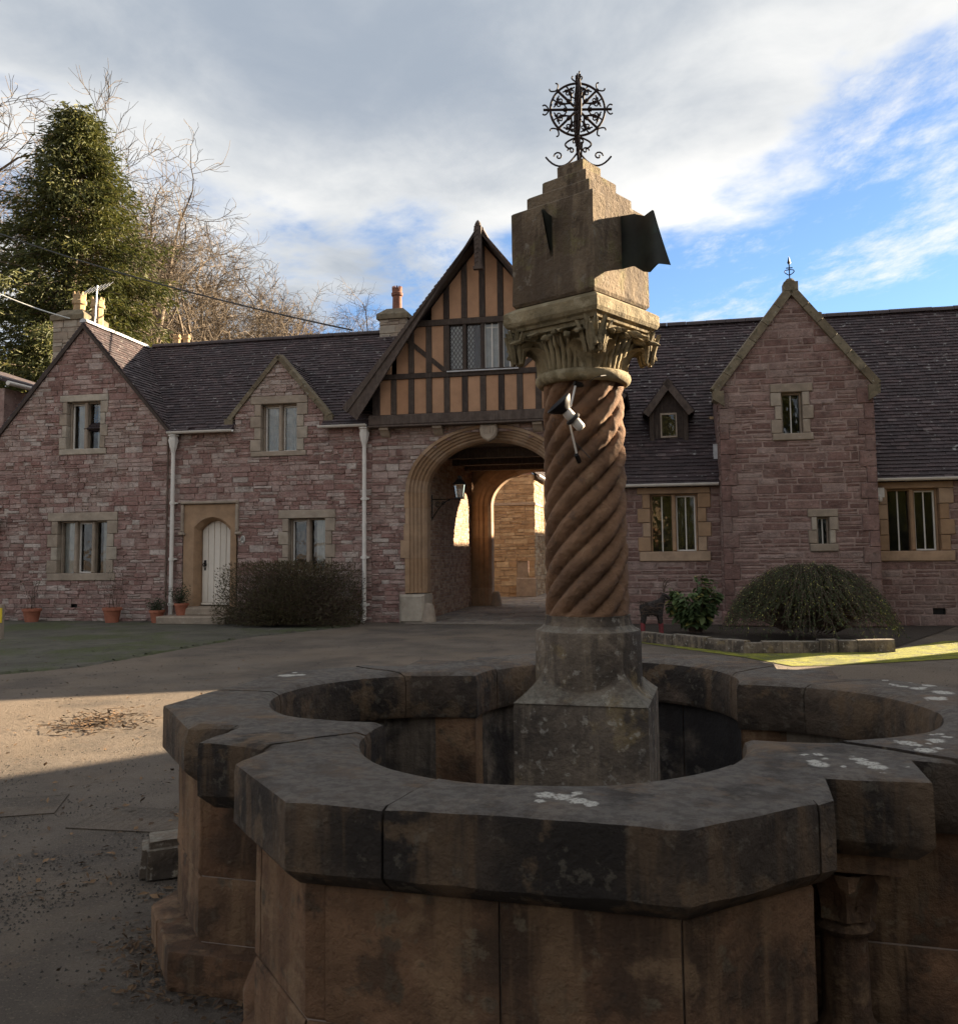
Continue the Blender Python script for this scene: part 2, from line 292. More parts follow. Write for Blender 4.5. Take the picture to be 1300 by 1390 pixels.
hydram = leafmat('hydrangea_leaves', [(0, (0.060, 0.093, 0.037)), (.7, (0.102, 0.145, 0.051)), (1, (0.255, 0.238, 0.068))])
domem = leafmat('dome_shrub_leaves', [(0, (.040, .056, .026)), (.6, (.072, .092, .040)), (.86, (.105, .125, .052)), (.9, (.34, .32, .08)), (1, (.46, .44, .13))])
potleaf = leafmat('pot_plant_leaves', [(0, (.03, .04, .02)), (1, (.06, .07, .035))])
ivym = leafmat('sunlit_ivy', [(0, (.06, .10, .02)), (1, (.14, .18, .04))])
redstem = plain('red_stems', (.16, .025, .028), .7, var=.3)
brownstem = plain('brown_stems', (.07, .045, .032), .9, var=.3)
litter = surf('leaf_litter_brown', [(0, (.05, .03, .018)), (1, (.18, .11, .06))], .95, (9, .3), (), None)
gravelm = surf('gravel_chips', [(0, (.05, .045, .04)), (.8, (.11, .098, .085)), (1, (.20, .18, .15))], .9, (9, .2), (), None)
gl, gt, gb = new_mat('window_glass')
gt.nodes.remove(gb); g_o = [n for n in gt.nodes if n.type == 'OUTPUT_MATERIAL'][0]
g_t = nd(gt, 'ShaderNodeBsdfTransparent'); g_t.inputs[0].default_value = (.80, .83, .83, 1); g_g = nd(gt, 'ShaderNodeBsdfGlossy'); g_g.inputs[1].default_value = .04
g_f = nd(gt, 'ShaderNodeFresnel'); g_f.inputs[0].default_value = 1.9; g_m = nd(gt, 'ShaderNodeMixShader')
g_bn = nd(gt, 'ShaderNodeBump'); g_bn.inputs['Strength'].default_value = .25; g_bn.inputs['Distance'].default_value = .02
g_tc = nd(gt, 'ShaderNodeTexCoord'); gt.links.new(tnoise(gt, g_tc.outputs['Object'], 4.5, 2, .5), g_bn.inputs['Height']); gt.links.new(g_bn.outputs[0], g_g.inputs['Normal'])
gt.links.new(g_f.outputs[0], g_m.inputs[0]); gt.links.new(g_t.outputs[0], g_m.inputs[1]); gt.links.new(g_g.outputs[0], g_m.inputs[2]); gt.links.new(g_m.outputs[0], g_o.inputs[0])
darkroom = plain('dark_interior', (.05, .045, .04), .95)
lampglass = plain('lantern_glass', (.55, .45, .3), .2, var=.1)
yellow = plain('yellow_enamel', (.70, .50, .03), .4, var=.05)
dusty = plain('dusty_iron', (.115, .098, .082), .9, .0, .3, 20)
cablem = plain('black_cable', (.03, .03, .03), .6)
palecable = plain('pale_cable', (.55, .55, .52), .5)
alum = plain('aluminium', (.5, .5, .5), .4, .6)

# ------------------------------------------------------------------ masonry and roofing generators
def clip(poly, hp):
    for (a, b, c) in hp:                       # keep a*s + b*z <= c
        out = []; n = len(poly)
        for i in range(n):
            p, q = poly[i], poly[(i + 1) % n]; dp = a * p[0] + b * p[1] - c; dq = a * q[0] + b * q[1] - c
            if dp <= 0: out.append(p)
            if dp * dq < 0:
                t = dp / (dp - dq); out.append((p[0] + (q[0] - p[0]) * t, p[1] + (q[1] - p[1]) * t))
        poly = out
        if len(poly) < 3: return []
    return poly
def parea(p): return abs(sum(p[i][0] * p[(i + 1) % len(p)][1] - p[(i + 1) % len(p)][0] * p[i][1] for i in range(len(p)))) / 2
def minus(iv, a, b):
    out = []
    for x, y in iv:
        if b <= x or a >= y: out.append((x, y)); continue
        if a > x: out.append((x, a))
        if b < y: out.append((b, y))
    return out
def rubble(s0, s1, z0, z1, holes, hp=(), h=(.07, .125), w=(.13, .40), gap=.009):
    lv = sorted(set([z0, z1] + [z for o in holes for z in (o[2], o[3]) if z0 < z < z1])); rows = []
    for a, b in zip(lv, lv[1:]):
        if b - a < .03: rows.append((a, b)); continue
        n = max(1, round((b - a) / uni(*h))); cuts = [a] + sorted(a + (b - a) * (k + uni(-.25, .25)) / n for k in range(1, n)) + [b]
        rows += list(zip(cuts, cuts[1:]))
    out = []
    for a, b in rows:
        m = (a + b) / 2; iv = [(s0, s1)]
        for o in holes:
            if o[2] < m < o[3]: iv = minus(iv, o[0], o[1])
        for x, y in iv:
            p = x
            while p < y - 1e-4:
                q = p + uni(*w) * (1.25 if b - a > .13 else 1)
                if y - q < w[0] * .7: q = y
                subs = [(a, b)]
                if b - a > .095 and rnd() < .25: k = a + (b - a) * uni(.4, .6); subs = [(a, k), (k, b)]
                for (c, d) in subs:
                    g = gap / 2; j = lambda: uni(-.009, .009)
                    poly = [(p + g + j(), c + g + j()), (q - g + j(), c + g + j()), (q - g + j(), d - g + j()), (p + g + j(), d - g + j())]
                    if hp: poly = clip(poly, hp)
                    if len(poly) >= 3 and parea(poly) > .003: out.append(poly)
                p = q
    return out
def pieces(polys, mp, parent, mat, name, proud=(.014, .03), inset=.009, keep=300, back=0., tints=None, visible=None):
    """the largest pieces become objects of their own, the rest one joined part"""
    order = sorted(range(len(polys)), key=lambda i: -(parea(polys[i]) if visible is None or visible(polys[i]) else 0)); big = set(order[:keep]); rest = MB(); cnt = 0
    for i, p in enumerate(polys):
        tn = rnd() ** 1.1 if tints is None else tints(p); d = uni(*proud)
        if i in big:
            m = MB(); m.prism(p, mp, back, d, inset, tn, d); m.build(name, mat, parent); cnt += 1
        else: rest.prism(p, mp, back, d, inset, tn, d)
    if rest.f: tag(rest.build(name + 's', mat, parent), kind='stuff')
    return cnt
def backing(mb, s0, s1, z0, z1, holes, mp, hp=()):
    ss = sorted(set([s0, s1] + [x for o in holes for x in o[:2] if s0 < x < s1])); zz = sorted(set([z0, z1] + [x for o in holes for x in o[2:4] if z0 < x < z1]))
    for a, b in zip(ss, ss[1:]):
        for c, d in zip(zz, zz[1:]):
            x, y = (a + b) / 2, (c + d) / 2
            if any(o[0] < x < o[1] and o[2] < y < o[3] for o in holes): continue
            p = [(a, c), (b, c), (b, d), (a, d)]
            if hp: p = clip(p, hp)
            if len(p) >= 3: mb.face([mp(q[0], q[1], 0) for q in p])
def front(v0): return lambda s, z, d: (s, v0 - d, z)
def masonry(parent, s0, s1, z0, z1, holes, mp, hp=(), mat=red, keep=300, h=(.065, .12), w=(.12, .38), name='stone', visible=None, mort=None, proud=(.010, .034), gap=.009):
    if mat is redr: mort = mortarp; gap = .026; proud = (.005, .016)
    b = MB(); backing(b, s0, s1, z0, z1, holes, mp, hp); wl_ = b.build('wall', mort or mortar, parent)
    pieces(rubble(s0, s1, z0, z1, holes, hp, h, w, gap), mp, wl_, mat, name, proud=proud, keep=keep, visible=visible)
    return wl_
def roofing(parent, P0, sd, td, polys, keep=300, gauge=.105, tw=.17, name='roof', mat=tile, ridge=True, visible=None):
    """a tiled slope: s along the eaves, t up the slope"""
    P0 = Vector(P0); sd = Vector(sd).normalized(); td = Vector(td).normalized(); nn = sd.cross(td)
    if nn.z < 0: nn = -nn
    mp = lambda s, t, d: P0 + sd * s + td * t + nn * d
    dk = MB()
    for pl in polys: dk.face([mp(s, t, -.012) for s, t in pl]); dk.face([mp(s, t, -.06) for s, t in pl])
    rf = dk.build(name, tile, parent)
    s0 = min(s for p in polys for s, t in p); s1 = max(s for p in polys for s, t in p); t0 = min(t for p in polys for s, t in p); t1 = max(t for p in polys for s, t in p)
    hps = []
    for pl in polys:
        cx = sum(p[0] for p in pl) / len(pl); cy = sum(p[1] for p in pl) / len(pl); hp = []
        for i in range(len(pl)):
            a, b = pl[i], pl[(i + 1) % len(pl)]; nx, ny = b[1] - a[1], a[0] - b[0]; c = nx * a[0] + ny * a[1]
            if nx * cx + ny * cy > c: nx, ny, c = -nx, -ny, -c
            hp.append((nx, ny, c))
        hps.append(hp)
    tl = []
    for r in range(int((t1 - t0) / gauge) + 1):
        t = t0 + r * gauge; k = 0; off = (r % 2) * tw / 2 - tw; wob = uni(-.004, .004)
        while s0 + off + k * tw < s1:
            s = s0 + off + k * tw; k += 1
            jt = uni(-.005, .005) + wob
            full = [(s + .002, t + jt), (s + tw - .002, t + jt), (s + tw - .002, t + gauge + .02), (s + .002, t + gauge + .02)]
            for hp in hps:
                q = clip(full, hp)
                if len(q) >= 3 and parea(q) > .0015: tl.append((q, t, len(q) == 4 and abs(parea(q) - parea(full)) < 1e-5))
    rest = MB(); cand = [i for i, x in enumerate(tl) if x[2] and (visible is None or visible(mp(x[0][0][0], x[0][0][1], 0)))]
    random.shuffle(cand); cand = set(sorted(cand, key=lambda i: tl[i][1])[:keep])
    protos = []
    for k in range(10 if cand else 0):
        m = MB(); hh = .024; q = [(0, 0), (tw - .004, 0), (tw - .004, gauge + .02), (0, gauge + .02)]
        tops = [(s, t, hh * (1 - t / (gauge + .02)) + .003) for s, t in q]; bots = [(s, t, -.012) for s, t in q]
        m.face(tops, k / 9)
        for a in range(4): m.face([bots[a], bots[(a + 1) % 4], tops[(a + 1) % 4], tops[a]], k / 9)
        me = m.mesh(name + '_tile'); me.materials.append(mat); protos.append(me)
    R3 = Matrix((sd, td, nn)).transposed().to_4x4(); base = BASE[parent]
    for i, (q, t, whole) in enumerate(tl):
        tn = min(1, max(0, random.gauss(.45, .22))); lift = uni(0, .006) if rnd() < .9 else uni(.004, .014)
        if i in cand:
            o = bpy.data.objects.new('roof_tile', protos[int(tn * 9)]); col.objects.link(o); o.parent = rf; BASE[o] = base
            o.matrix_basis = Matrix.Translation(mp(q[0][0], q[0][1], lift) - base) @ R3
        else:
            tops = [mp(s, tt, .024 * max(0, 1 - (tt - t) / (gauge + .02)) + .003 + lift) for s, tt in q]; bots = [mp(s, tt, -.012) for s, tt in q]; n = len(q)
            rest.face(tops, tn)
            for a in range(n): rest.face([bots[a], bots[(a + 1) % n], tops[(a + 1) % n], tops[a]], tn)
    if rest.f: tag(rest.build(name + '_tiles', mat, rf), kind='stuff')
    return rf
def ridge_caps(parent, a, b, r=.11, L=.33, mat=ridgem, name='ridge_tile'):
    a = Vector(a); b = Vector(b); d = (b - a); n = max(1, round(d.length / L)); d.normalize(); x = d.cross(Vector((0, 0, 1))).normalized(); step = (b - a) / n
    for k in range(n):
        p = a + step * k + d * .004; q = a + step * (k + 1) - d * .004; m = MB(); lift = uni(-.004, .006)
        rows = [[c + x * (r * math.sin(t)) + Vector((0, 0, (r * .75) * math.cos(t) - .03 + lift)) for t in (-1.75, -1.1, -.5, 0, .5, 1.1, 1.75)] for c in (p, q)]
        m.loft(rows, True, True); m.build(name, mat, parent)

# ------------------------------------------------------------------ ground
def sheet(name, pts, z, mat, kind='structure', parent=None):
    m = MB(); m.face([(p[0], p[1], z) for p in pts]); o = m.build(name, mat); o['kind'] = kind; return o
sheet('courtyard', [(-400, -200), (400, -200), (400, 26), (-400, 26)], 0, asphalt)
G = lambda *a: ground_at(*a)
wallpt = lambda u, v=0.: (MF @ Vector((u, v, 0)))
vg = [G(-60, 921), G(105, 906), G(230, 884), G(330, 866), G(480, 850), wallpt(-2.75, -.2), wallpt(-9, -.05), wallpt(-13.5, -.05)]
sheet('mossy_verge', [(p.x, p.y) for p in vg], .006, mossy)
# worn edging between the verge and the drive
ed = [G(-60, 921), G(105, 906), G(230, 884), G(330, 866), G(480, 850)]
m = MB()
for a, b in zip(ed, ed[1:]):
    n = 14
    for i in range(n):
        p = a.lerp(b, i / n); q = a.lerp(b, (i + 1) / n); nx = Vector((-(b - a).y, (b - a).x, 0)).normalized(); w_ = .05 + uni(-.02, .02); h_ = .025 + uni(-.012, .012)
        m.loft([[p - nx * w_, p + Vector((0, 0, h_)), p + nx * w_], [q - nx * w_, q + Vector((0, 0, h_ + uni(-.006, .006))), q + nx * w_]])
o = m.build('verge_edging', mossy, smooth=1.2); o['kind'] = 'structure'
ys = [G(860, 872), G(1010, 893), G(1075, 905), G(1130, 904), G(1210, 900), G(1330, 893), G(1480, 880), G(1400, 868), G(1280, 871), G(1215, 882), G(1000, 884), G(870, 868)]
o = sheet('moss_strip', [(p.x, p.y) for p in ys], .008, mossy2)
bed = [G(868, 862), G(960, 866), G(1012, 872), G(1214, 880), wallpt(8.9, -.05), wallpt(4.72, -.05), wallpt(2.7, -.05)]
sheet('planting_bed', [(p.x, p.y) for p in bed], .012, soil)
# rear court and hillside as one terrain sheet that rises behind the range
m = MB(); NX, NY = 60, 40; rows = []
for j in range(NY):
    y = 26 + (j / (NY - 1)) ** 1.7 * 420; r_ = []
    for i in range(NX):
        x = -300 + 600 * i / (NX - 1); t = min(1, max(0, (y - 34 + max(0, x) * .5) / 60)); lft = min(1, max(0, (25 - x) / 50))
        r_.append((x, y, (t * t * (3 - 2 * t)) * (2.5 + 8.0 * lft) + (0 if j < 2 else mnoise.noise((x * .05, y * .05, 0)) * .8 * t)))
    rows.append(r_)
m.loft(rows); o = m.build('hillside', hillm, smooth=3.1); o['kind'] = 'structure'

# ------------------------------------------------------------------ openings
def rects(u0, u1, z0, z1, m, lint=.2, sill=.15):
    n = max(2, round((z1 - z0) / .27)); hs = [(u0, u1, z0, z1)]; st = []
    for k in range(n):
        a, b = z0 + (z1 - z0) * k / n, z0 + (z1 - z0) * (k + 1) / n; w1 = m * (1 if k % 2 == 0 else .62); w2 = m * (1 if k % 2 else .66)
        st += [('jamb_stone', (u0 - w1, u0, a, b)), ('jamb_stone', (u1, u1 + w2, a, b))]
    st.append(('lintel', (u0 - m, u1 + m, z1, z1 + lint))); st.append(('sill', (u0 - m * .9, u1 + m * .9, z0 - sill, z0)))
    return hs + [r for _, r in st], st
def window(parent, mp, u0, u1, z0, z1, lights, st, mat=ashgrey, casement=(), bars=(), lead_lights=(), curtains=(), depth=.2):
    """stone frame and mullions with everything set in them"""
    f = MB(); mw = .085; n = lights; lw = ((u1 - u0) - mw * (n - 1)) / n; d1 = -.06
    for k in range(n - 1):
        a = u0 + lw * (k + 1) + mw * k; f.prism([(a, z0), (a + mw, z0), (a + mw, z1), (a, z1)], mp, -depth - .05, d1, .025, .4)
    for q in ([(u0, z0), (u0 + .035, z0), (u0 + .035, z1), (u0, z1)], [(u1 - .035, z0), (u1, z0), (u1, z1), (u1 - .035, z1)], [(u0, z1 - .035), (u1, z1 - .035), (u1, z1), (u0, z1)]):
        f.prism(q, mp, -depth - .05, d1 - .05, .012, .4)
    wd = f.build('window', mat, parent)
    for nm, (a, b, c, d) in st:
        g = .004; pm = MB(); out = .034 if nm != 'sill' else .05
        pm.prism([(a + g, c + g), (b - g, c + g), (b - g, d - g), (a + g, d - g)], mp, -depth - .06, out, .012, rnd()); pm.build(nm, mat, wd)
    for k in range(n):
        a = u0 + (lw + mw) * k + (.035 if k == 0 else 0); b = u0 + (lw + mw) * k + lw - (.035 if k == n - 1 else 0); zt = z1 - .035
        p = MB(); p.prism([(a, z0), (b, z0), (b, zt), (a, zt)], mp, -depth - .012, -depth); p.build('pane', gl, wd)
        if k in casement:
            c = MB(); w = .03
            for q in ((a, a + w, z0, zt), (b - w, b, z0, zt), (a + w, b - w, zt - w, zt), (a + w, b - w, z0, z0 + w)):
                c.prism([(q[0], q[2]), (q[1], q[2]), (q[1], q[3]), (q[0], q[3])], mp, -depth - .01, -depth + .035, .006)
            c.build('casement', white, wd)
        if k in bars:
            c = MB(); x = (a + b) / 2; c.prism([(x - .011, z0), (x + .011, z0), (x + .011, zt), (x - .011, zt)], mp, -depth + .002, -depth + .02); c.build('glazing_bar', white, wd)
        if k in lead_lights:
            c = MB(); hp = [(1, 0, b), (-1, 0, -a), (0, 1, zt), (0, -1, -z0)]; sp = .085
            for sgn in (1, -1):
                t = -40
                while t < 40:
                    x0 = a + t * sp
                    q = clip([(x0, z0), (x0 + .012, z0), (x0 + .012 + sgn * (zt - z0) * .72, zt), (x0 + sgn * (zt - z0) * .72, zt)], hp)
                    if len(q) >= 3: c.prism(q, mp, -depth + .001, -depth + .008)
                    t += 1
            c.build('lead_lattice', ridgem, wd)
        if k in curtains:
            c = MB(); x0, x1 = (a, a + (b - a) * uni(.45, .95)) if rnd() < .5 else (a + (b - a) * uni(.1, .5), b); N = 22
            rows = [[mp(x0 + (x1 - x0) * i / N, zz, -depth - .045 + .016 * math.sin(i * 1.9 + zz)) for i in range(N + 1)] for zz in (z0, (z0 + zt) / 2, zt)]
            c.loft(rows); c.build('curtain', curtain, wd, smooth=3.1)
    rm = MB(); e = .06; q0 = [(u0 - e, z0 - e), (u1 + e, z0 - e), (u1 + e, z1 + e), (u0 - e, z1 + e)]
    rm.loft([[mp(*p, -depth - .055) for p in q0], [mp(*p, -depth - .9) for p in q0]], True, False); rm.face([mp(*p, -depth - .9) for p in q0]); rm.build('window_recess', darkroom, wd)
    return wd
def gutter(parent, u0, u1, z, v):
    m = MB(); rows = []
    for u in (u0, u1): rows.append([(u, v + .055 * math.cos(t), z + .055 * math.sin(t)) for t in [math.pi + math.pi * k / 8 for k in range(9)]] + [(u, v + .05 * math.cos(t), z + .05 * math.sin(t) + .002) for t in [2 * math.pi - math.pi * k / 8 for k in range(9)]])
    m.loft(rows, True, True); return m.build('gutter', white, parent, smooth=.8)
def downpipe(parent, u, v, ztop, hop=True):
    m = MB(); m.tube([(u, v, .12), (u, v, ztop - .35)], .045, 10)
    for z in (.35, 1.35, 2.6): m.tube([(u, v, z), (u, v, z + .07)], .058, 10); m.box((u - .09, v + .02, z + .015), (u + .09, v + .10, z + .055))
    m.tube([(u, v, .13), (u, v - .02, .07), (u, v - .12, .03)], .045, 10)
    p = m.build('downpipe', white, parent, smooth=.7)
    if hop:
        h = MB(); h.lathe([(.045, ztop - .5), (.06, ztop - .42), (.085, ztop - .36), (.085, ztop - .34), (.115, ztop - .22), (.115, ztop - .19), (.10, ztop - .185), (.10, ztop - .12), (.125, ztop - .11), (.125, ztop - .08), (.10, ztop - .075)], (u, v), 8)
        h.tube([(u, v, ztop - .1), (u, v, ztop + .0)], .035, 8); h.build('rainwater_hopper', white, p, smooth=.6)
    return p
def stack(parent, u0, u1, v0, v1, z0, z1, mat=ashgrey, cap=True):
    c = MB(); c.box((u0 + .012, v0 + .012, z0), (u1 - .012, v1 - .012, z1)); ch = c.build('chimney', mortar, parent)
    ps = rubble(u0, u1, z0, z1, [], (), (.16, .22), (.2, .4)); pieces(ps, front(v0 + .012), ch, mat, 'stone', keep=40)
    pieces(rubble(v0, v1, z0, z1, [], (), (.16, .22), (.2, .4)), lambda s, z, d: (u1 - .012 + d, s, z), ch, mat, 'stone', keep=20)
    if cap:
        k = MB(); k.box((u0 - .06, v0 - .06, z1), (u1 + .06, v1 + .06, z1 + .12)); e = .14
        k.loft([[(u0 - .06, v0 - .06, z1 + .121), (u1 + .06, v0 - .06, z1 + .121), (u1 + .06, v1 + .06, z1 + .121), (u0 - .06, v1 + .06, z1 + .121)], [(u0 + e, v0 + e, z1 + .3), (u1 - e, v0 + e, z1 + .3), (u1 - e, v1 - e, z1 + .3), (u0 + e, v1 - e, z1 + .3)]], True, True)
        k.build('chimney_cap', coping, ch)
    return ch
def pot(parent, u, v, z0, z1, r, mat=claypot, n=8, crown=False):
    h = z1 - z0; m = MB()
    m.lathe([(r * 1.25, z0), (r * 1.25, z0 + .1 * h), (r, z0 + .14 * h), (r * .92, z0 + .66 * h), (r * 1.15, z0 + .69 * h), (r * 1.18, z0 + .76 * h), (r * 1.0, z0 + .78 * h), (r * 1.05, z0 + .88 * h), (r * .8, z0 + .9 * h), (r * .7, z0 + .7 * h)], (u, v), n)
    for k in range(n):
        a = 2 * math.pi * (k + .5) / n; m.prism([(-.3 * r, z0 + .86 * h), (.3 * r, z0 + .86 * h), (.10 * r, z0 + .95 * h), (-.10 * r, z0 + .95 * h)], lambda s, z, d, a=a: (u + math.cos(a) * (r * .86 + d) - math.sin(a) * s, v + math.sin(a) * (r * .86 + d) + math.cos(a) * s, z), 0, r * .16)
    return m.build('chimney_pot', mat, parent, smooth=.6)

# ------------------------------------------------------------------ the cottage: front gable and wing with a wall dormer
cot = thing('cottage', 'red stone cottage with cream plank door, steep end gable and wall dormer', 'house', (-7.3, 0, 0), MF)
GA = (-9.49, 6.86); GL, GR, EV = -11.67, -7.31, 4.37; gs = (GA[1] - EV) / (GR - GA[0])
mpg = front(-.07)
hpG = [(gs, 1, GA[1] + gs * GA[0]), (-gs, 1, GA[1] - gs * GA[0])]
hA, sA = rects(-9.88, -9.02, 3.94, 5.04, .2, .16, .14); hB, sB = rects(-10.04, -8.78, 1.08, 2.27, .27, .2, .17)
vent = (-9.66, -9.50, .30, .38)
masonry(cot, GL, GR, 0, GA[1], hA + hB + [vent], mpg, hpG, keep=150)
m = MB(); m.prism([(vent[0], vent[2]), (vent[1], vent[2]), (vent[1], vent[3]), (vent[0], vent[3])], mpg, -.12, -.08); m.build('air_brick', black, cot)
window(cot, mpg, -9.88, -9.02, 3.94, 5.04, 2, sA, ashgrey, casement=(0,), curtains=(0, 1))
window(cot, mpg, -10.04, -8.78, 1.08, 2.27, 3, sB, ashgrey, casement=(1,), curtains=(0, 2))
# returns of the gable wall
m = MB(); m.face([(GR, -.07, 0), (GR, .05, 0), (GR, .05, EV), (GR, -.07, EV)]); m.face([(GL, -.07, 0), (GL, 5.2, 0), (GL, 5.2, EV), (GL, -.07, EV)])
m.face([(GL, 5.2, 0), (-2.5, 5.2, 0), (-2.5, 5.2, EV + .1), (GL, 5.2, EV + .1)]); m.build('rear_wall', mortar, cot)
# wing
mpw = front(0)
hD, sD = rects(-5.07, -4.23, 3.74, 4.79, .26, .18, .12); hE, sE = rects(-4.40, -3.56, 1.10, 2.24, .24, .19, .16)
DO = (-6.58, -5.83, .35, 2.24); DS = (-6.93, -5.60, .2, 2.62)
DA = (-4.66, 5.86); DL, DR = -5.70, -3.60; ds = (DA[1] - 4.62) / (DR - DA[0])
hpD = [(ds, 1, DA[1] + ds * DA[0]), (-ds, 1, DA[1] - ds * DA[0])]
masonry(cot, GR, -2.5, 0, EV, hD + hE + [DS], mpw, (), keep=130)
masonry(cot, DL, DR, EV, DA[1], hD, mpw, hpD, keep=20)
window(cot, mpw, -5.07, -4.23, 3.74, 4.79, 2, sD, ashgrey, casement=(0, 1), curtains=(0, 1))
window(cot, mpw, -4.40, -3.56, 1.10, 2.24, 2, sE, ashgrey, casement=(0,), curtains=(1,))
# door with four-centred stone surround
def darch(u): x = abs((u - (DO[0] + DO[1]) / 2) / ((DO[1] - DO[0]) / 2)); return DO[3] - .20 * (x ** 2.3) - .03 * x
N = 20; m = MB()
us = [DO[0] + (DO[1] - DO[0]) * i / N for i in range(N + 1)]
e0, e1 = DS[0] + .03, DS[1] - .03
for (dd0, dd1) in ((.03, -.30),):
    inn = [(DO[0], DS[2])] + [(u, darch(u)) for u in us] + [(DO[1], DS[2])]
    out = [(e0, DS[2])] + [(e0 + (e1 - e0) * i / N, DS[3] - .03) for i in range(N + 1)] + [(e1, DS[2])]
    cha = [(u + (-.07 if u < -6.2 else .07) * (1 if k in (0, 1, N + 1, N + 2) else abs(u + 6.205) / .375), z + (.07 if 0 < k < N + 2 else 0)) for k, (u, z) in enumerate(inn)]
    m.loft([[mpw(*p, dd1) for p in inn], [mpw(*p, -.09) for p in inn], [mpw(*p, .03) for p in cha], [mpw(*p, .03) for p in out], [mpw(*p, -.02) for p in out]])
dsur = m.build('door_surround', ashlar, cot, smooth=.6)
m = MB(); m.prism([(DS[0] - .03, DS[3] - .02), (DS[1] + .03, DS[3] - .02), (DS[1] + .03, DS[3] + .05), (DS[0] - .03, DS[3] + .05)], mpw, 0, .11, .03)
for u in (DS[0] - .03, DS[1] - .04): m.prism([(u, 1.98), (u + .07, 1.98), (u + .07, DS[3] - .025), (u, DS[3] - .025)], mpw, 0, .085, .02)
for u in (DS[0] - .08, DS[1] - .04): m.prism([(u, 1.91), (u + .15, 1.91), (u + .15, 1.975), (u, 1.975)], mpw, 0, .10, .02)
m.build('hood_mould', ashgrey, dsur)
dr = MB(); dr.prism([(DO[0], DO[2]), (DO[1], DO[2]), (DO[1], DO[3]), (DO[0], DO[3])], mpw, -.27, -.245); door = dr.build('door', cream, cot)
for k in range(5):
    a, b = DO[0] + .012 + (.726 * k) / 5, DO[0] + .012 + .726 * (k + 1) / 5; ss = [a + .004 + (b - a - .008) * i / 4 for i in range(5)]
    m = MB(); m.prism([(a + .004, DO[2] + .055), (b - .004, DO[2] + .055)] + [(u, darch(u) - .012) for u in ss[::-1]], mpw, -.244, -.215, .008, rnd()); m.build('plank', cream, door)
m = MB(); m.prism([(DO[0] + .01, DO[2]), (DO[1] - .01, DO[2]), (DO[1] - .01, DO[2] + .05), (DO[0] + .01, DO[2] + .05)], mpw, -.243, -.17, .012); m.build('weather_bar', cream, door)
m = MB(); hx, hz = DO[0] + .085, 1.24
m.prism([(hx - .025, hz - .02), (hx + .025, hz - .02), (hx + .03, hz + .11), (hx - .03, hz + .11)], mpw, -.215, -.205, .003)
m.tube([mpw(hx + .042 * math.cos(t), hz + .01 + .042 * math.sin(t), -.19) for t in [2 * math.pi * k / 14 for k in range(15)]], .009, 6); m.prism([(hx - .018, hz - .12), (hx + .018, hz - .12), (hx + .022, hz - .05), (hx - .022, hz - .05)], mpw, -.215, -.205, .003); m.build('handle', black, door)
m = MB()
for a, b, z0, z1, dpt in ((-7.05, -5.45, 0, .165, .85), (-6.75, -5.62, .165, .33, .45)):
    q = MB(); q.prism([(a, z0), (b, z0), (b, z1), (a, z1)], mpw, -.05 if z0 == 0 else -.3, dpt, .02, .2); q.build('door_step', ashgrey, cot)
# house number plate
m = MB(); pc = (-5.47, 1.80)
m.prism([(pc[0] + .055 * math.cos(t), pc[1] + .085 * math.sin(t)) for t in [2 * math.pi * k / 24 for k in range(24)]], mpw, .02, .05, .008); plate = m.build('number_plate', white, cot)
m = MB(); m.tube([mpw(pc[0] + .043 * math.cos(t), pc[1] + .07 * math.sin(t), .052) for t in [2 * math.pi * k / 24 for k in range(25)]], .004, 4, cap=False); m.build('plate_rim', black, plate)
def text_mesh(txt, size, name, mat, parent, mtx, ext=.002):
    c = bpy.data.curves.new(name, 'FONT'); c.body = txt; c.size = size; c.extrude = ext; c.align_x = 'CENTER'; c.align_y = 'CENTER'; c.resolution_u = 3
    o = bpy.data.objects.new(name + '_tmp', c); col.objects.link(o); dg = bpy.context.evaluated_depsgraph_get(); me = bpy.data.meshes.new_from_object(o.evaluated_get(dg)); bpy.data.objects.remove(o); me.name = name
    r = bpy.data.objects.new(name, me); col.objects.link(r); me.materials.clear(); me.materials.append(mat); r.parent = parent; BASE[r] = BASE[parent]; r.matrix_basis = Matrix.Translation(-BASE[parent]) @ mtx; return r
VERT = Matrix.Rotation(math.pi / 2, 4, 'X')
text_mesh('8', .12, 'number', black, plate, Matrix.Translation((pc[0], -.053, pc[1])) @ VERT)
# roofs
RV, RZ = 2.5, 6.87
sl_m = math.hypot(RV, RZ - EV); OV = .16
off = lambda x: x / math.cos(math.atan2(RZ - EV, RV))
k_ = off(OV)
rfw = roofing(cot, (0, -OV, EV - OV * (RZ - EV) / RV + .03), (1, 0, 0), (0, RV, RZ - EV), [[(-9.49, k_), (DA[0] - .53, k_), (DA[0] - .53, sl_m + k_), (-9.49, sl_m + k_)], [(DA[0] + .53, k_), (-2.1, k_), (-2.1, sl_m + k_), (DA[0] + .53, sl_m + k_)], [(DA[0] - .53, k_ + 1.05), (DA[0] + .53, k_ + 1.05), (DA[0] + .53, sl_m + k_), (DA[0] - .53, sl_m + k_)], [(GR, 0), (DL, 0), (DL, k_), (GR, k_)], [(DR, 0), (-2.5, 0), (-2.5, k_), (DR, k_)]], keep=200)
m = MB(); m.face([(GL, 5.2, EV), (-2.1, 5.2, EV), (-2.1, RV, RZ), (GL, RV, RZ)]); m.build('rear_slope', tile, cot)
ridge_caps(rfw, (-9.3, RV, RZ + .05), (-2.0, RV, RZ + .05))
gl_len = math.hypot(GR - GA[0], GA[1] - EV); hov = .08
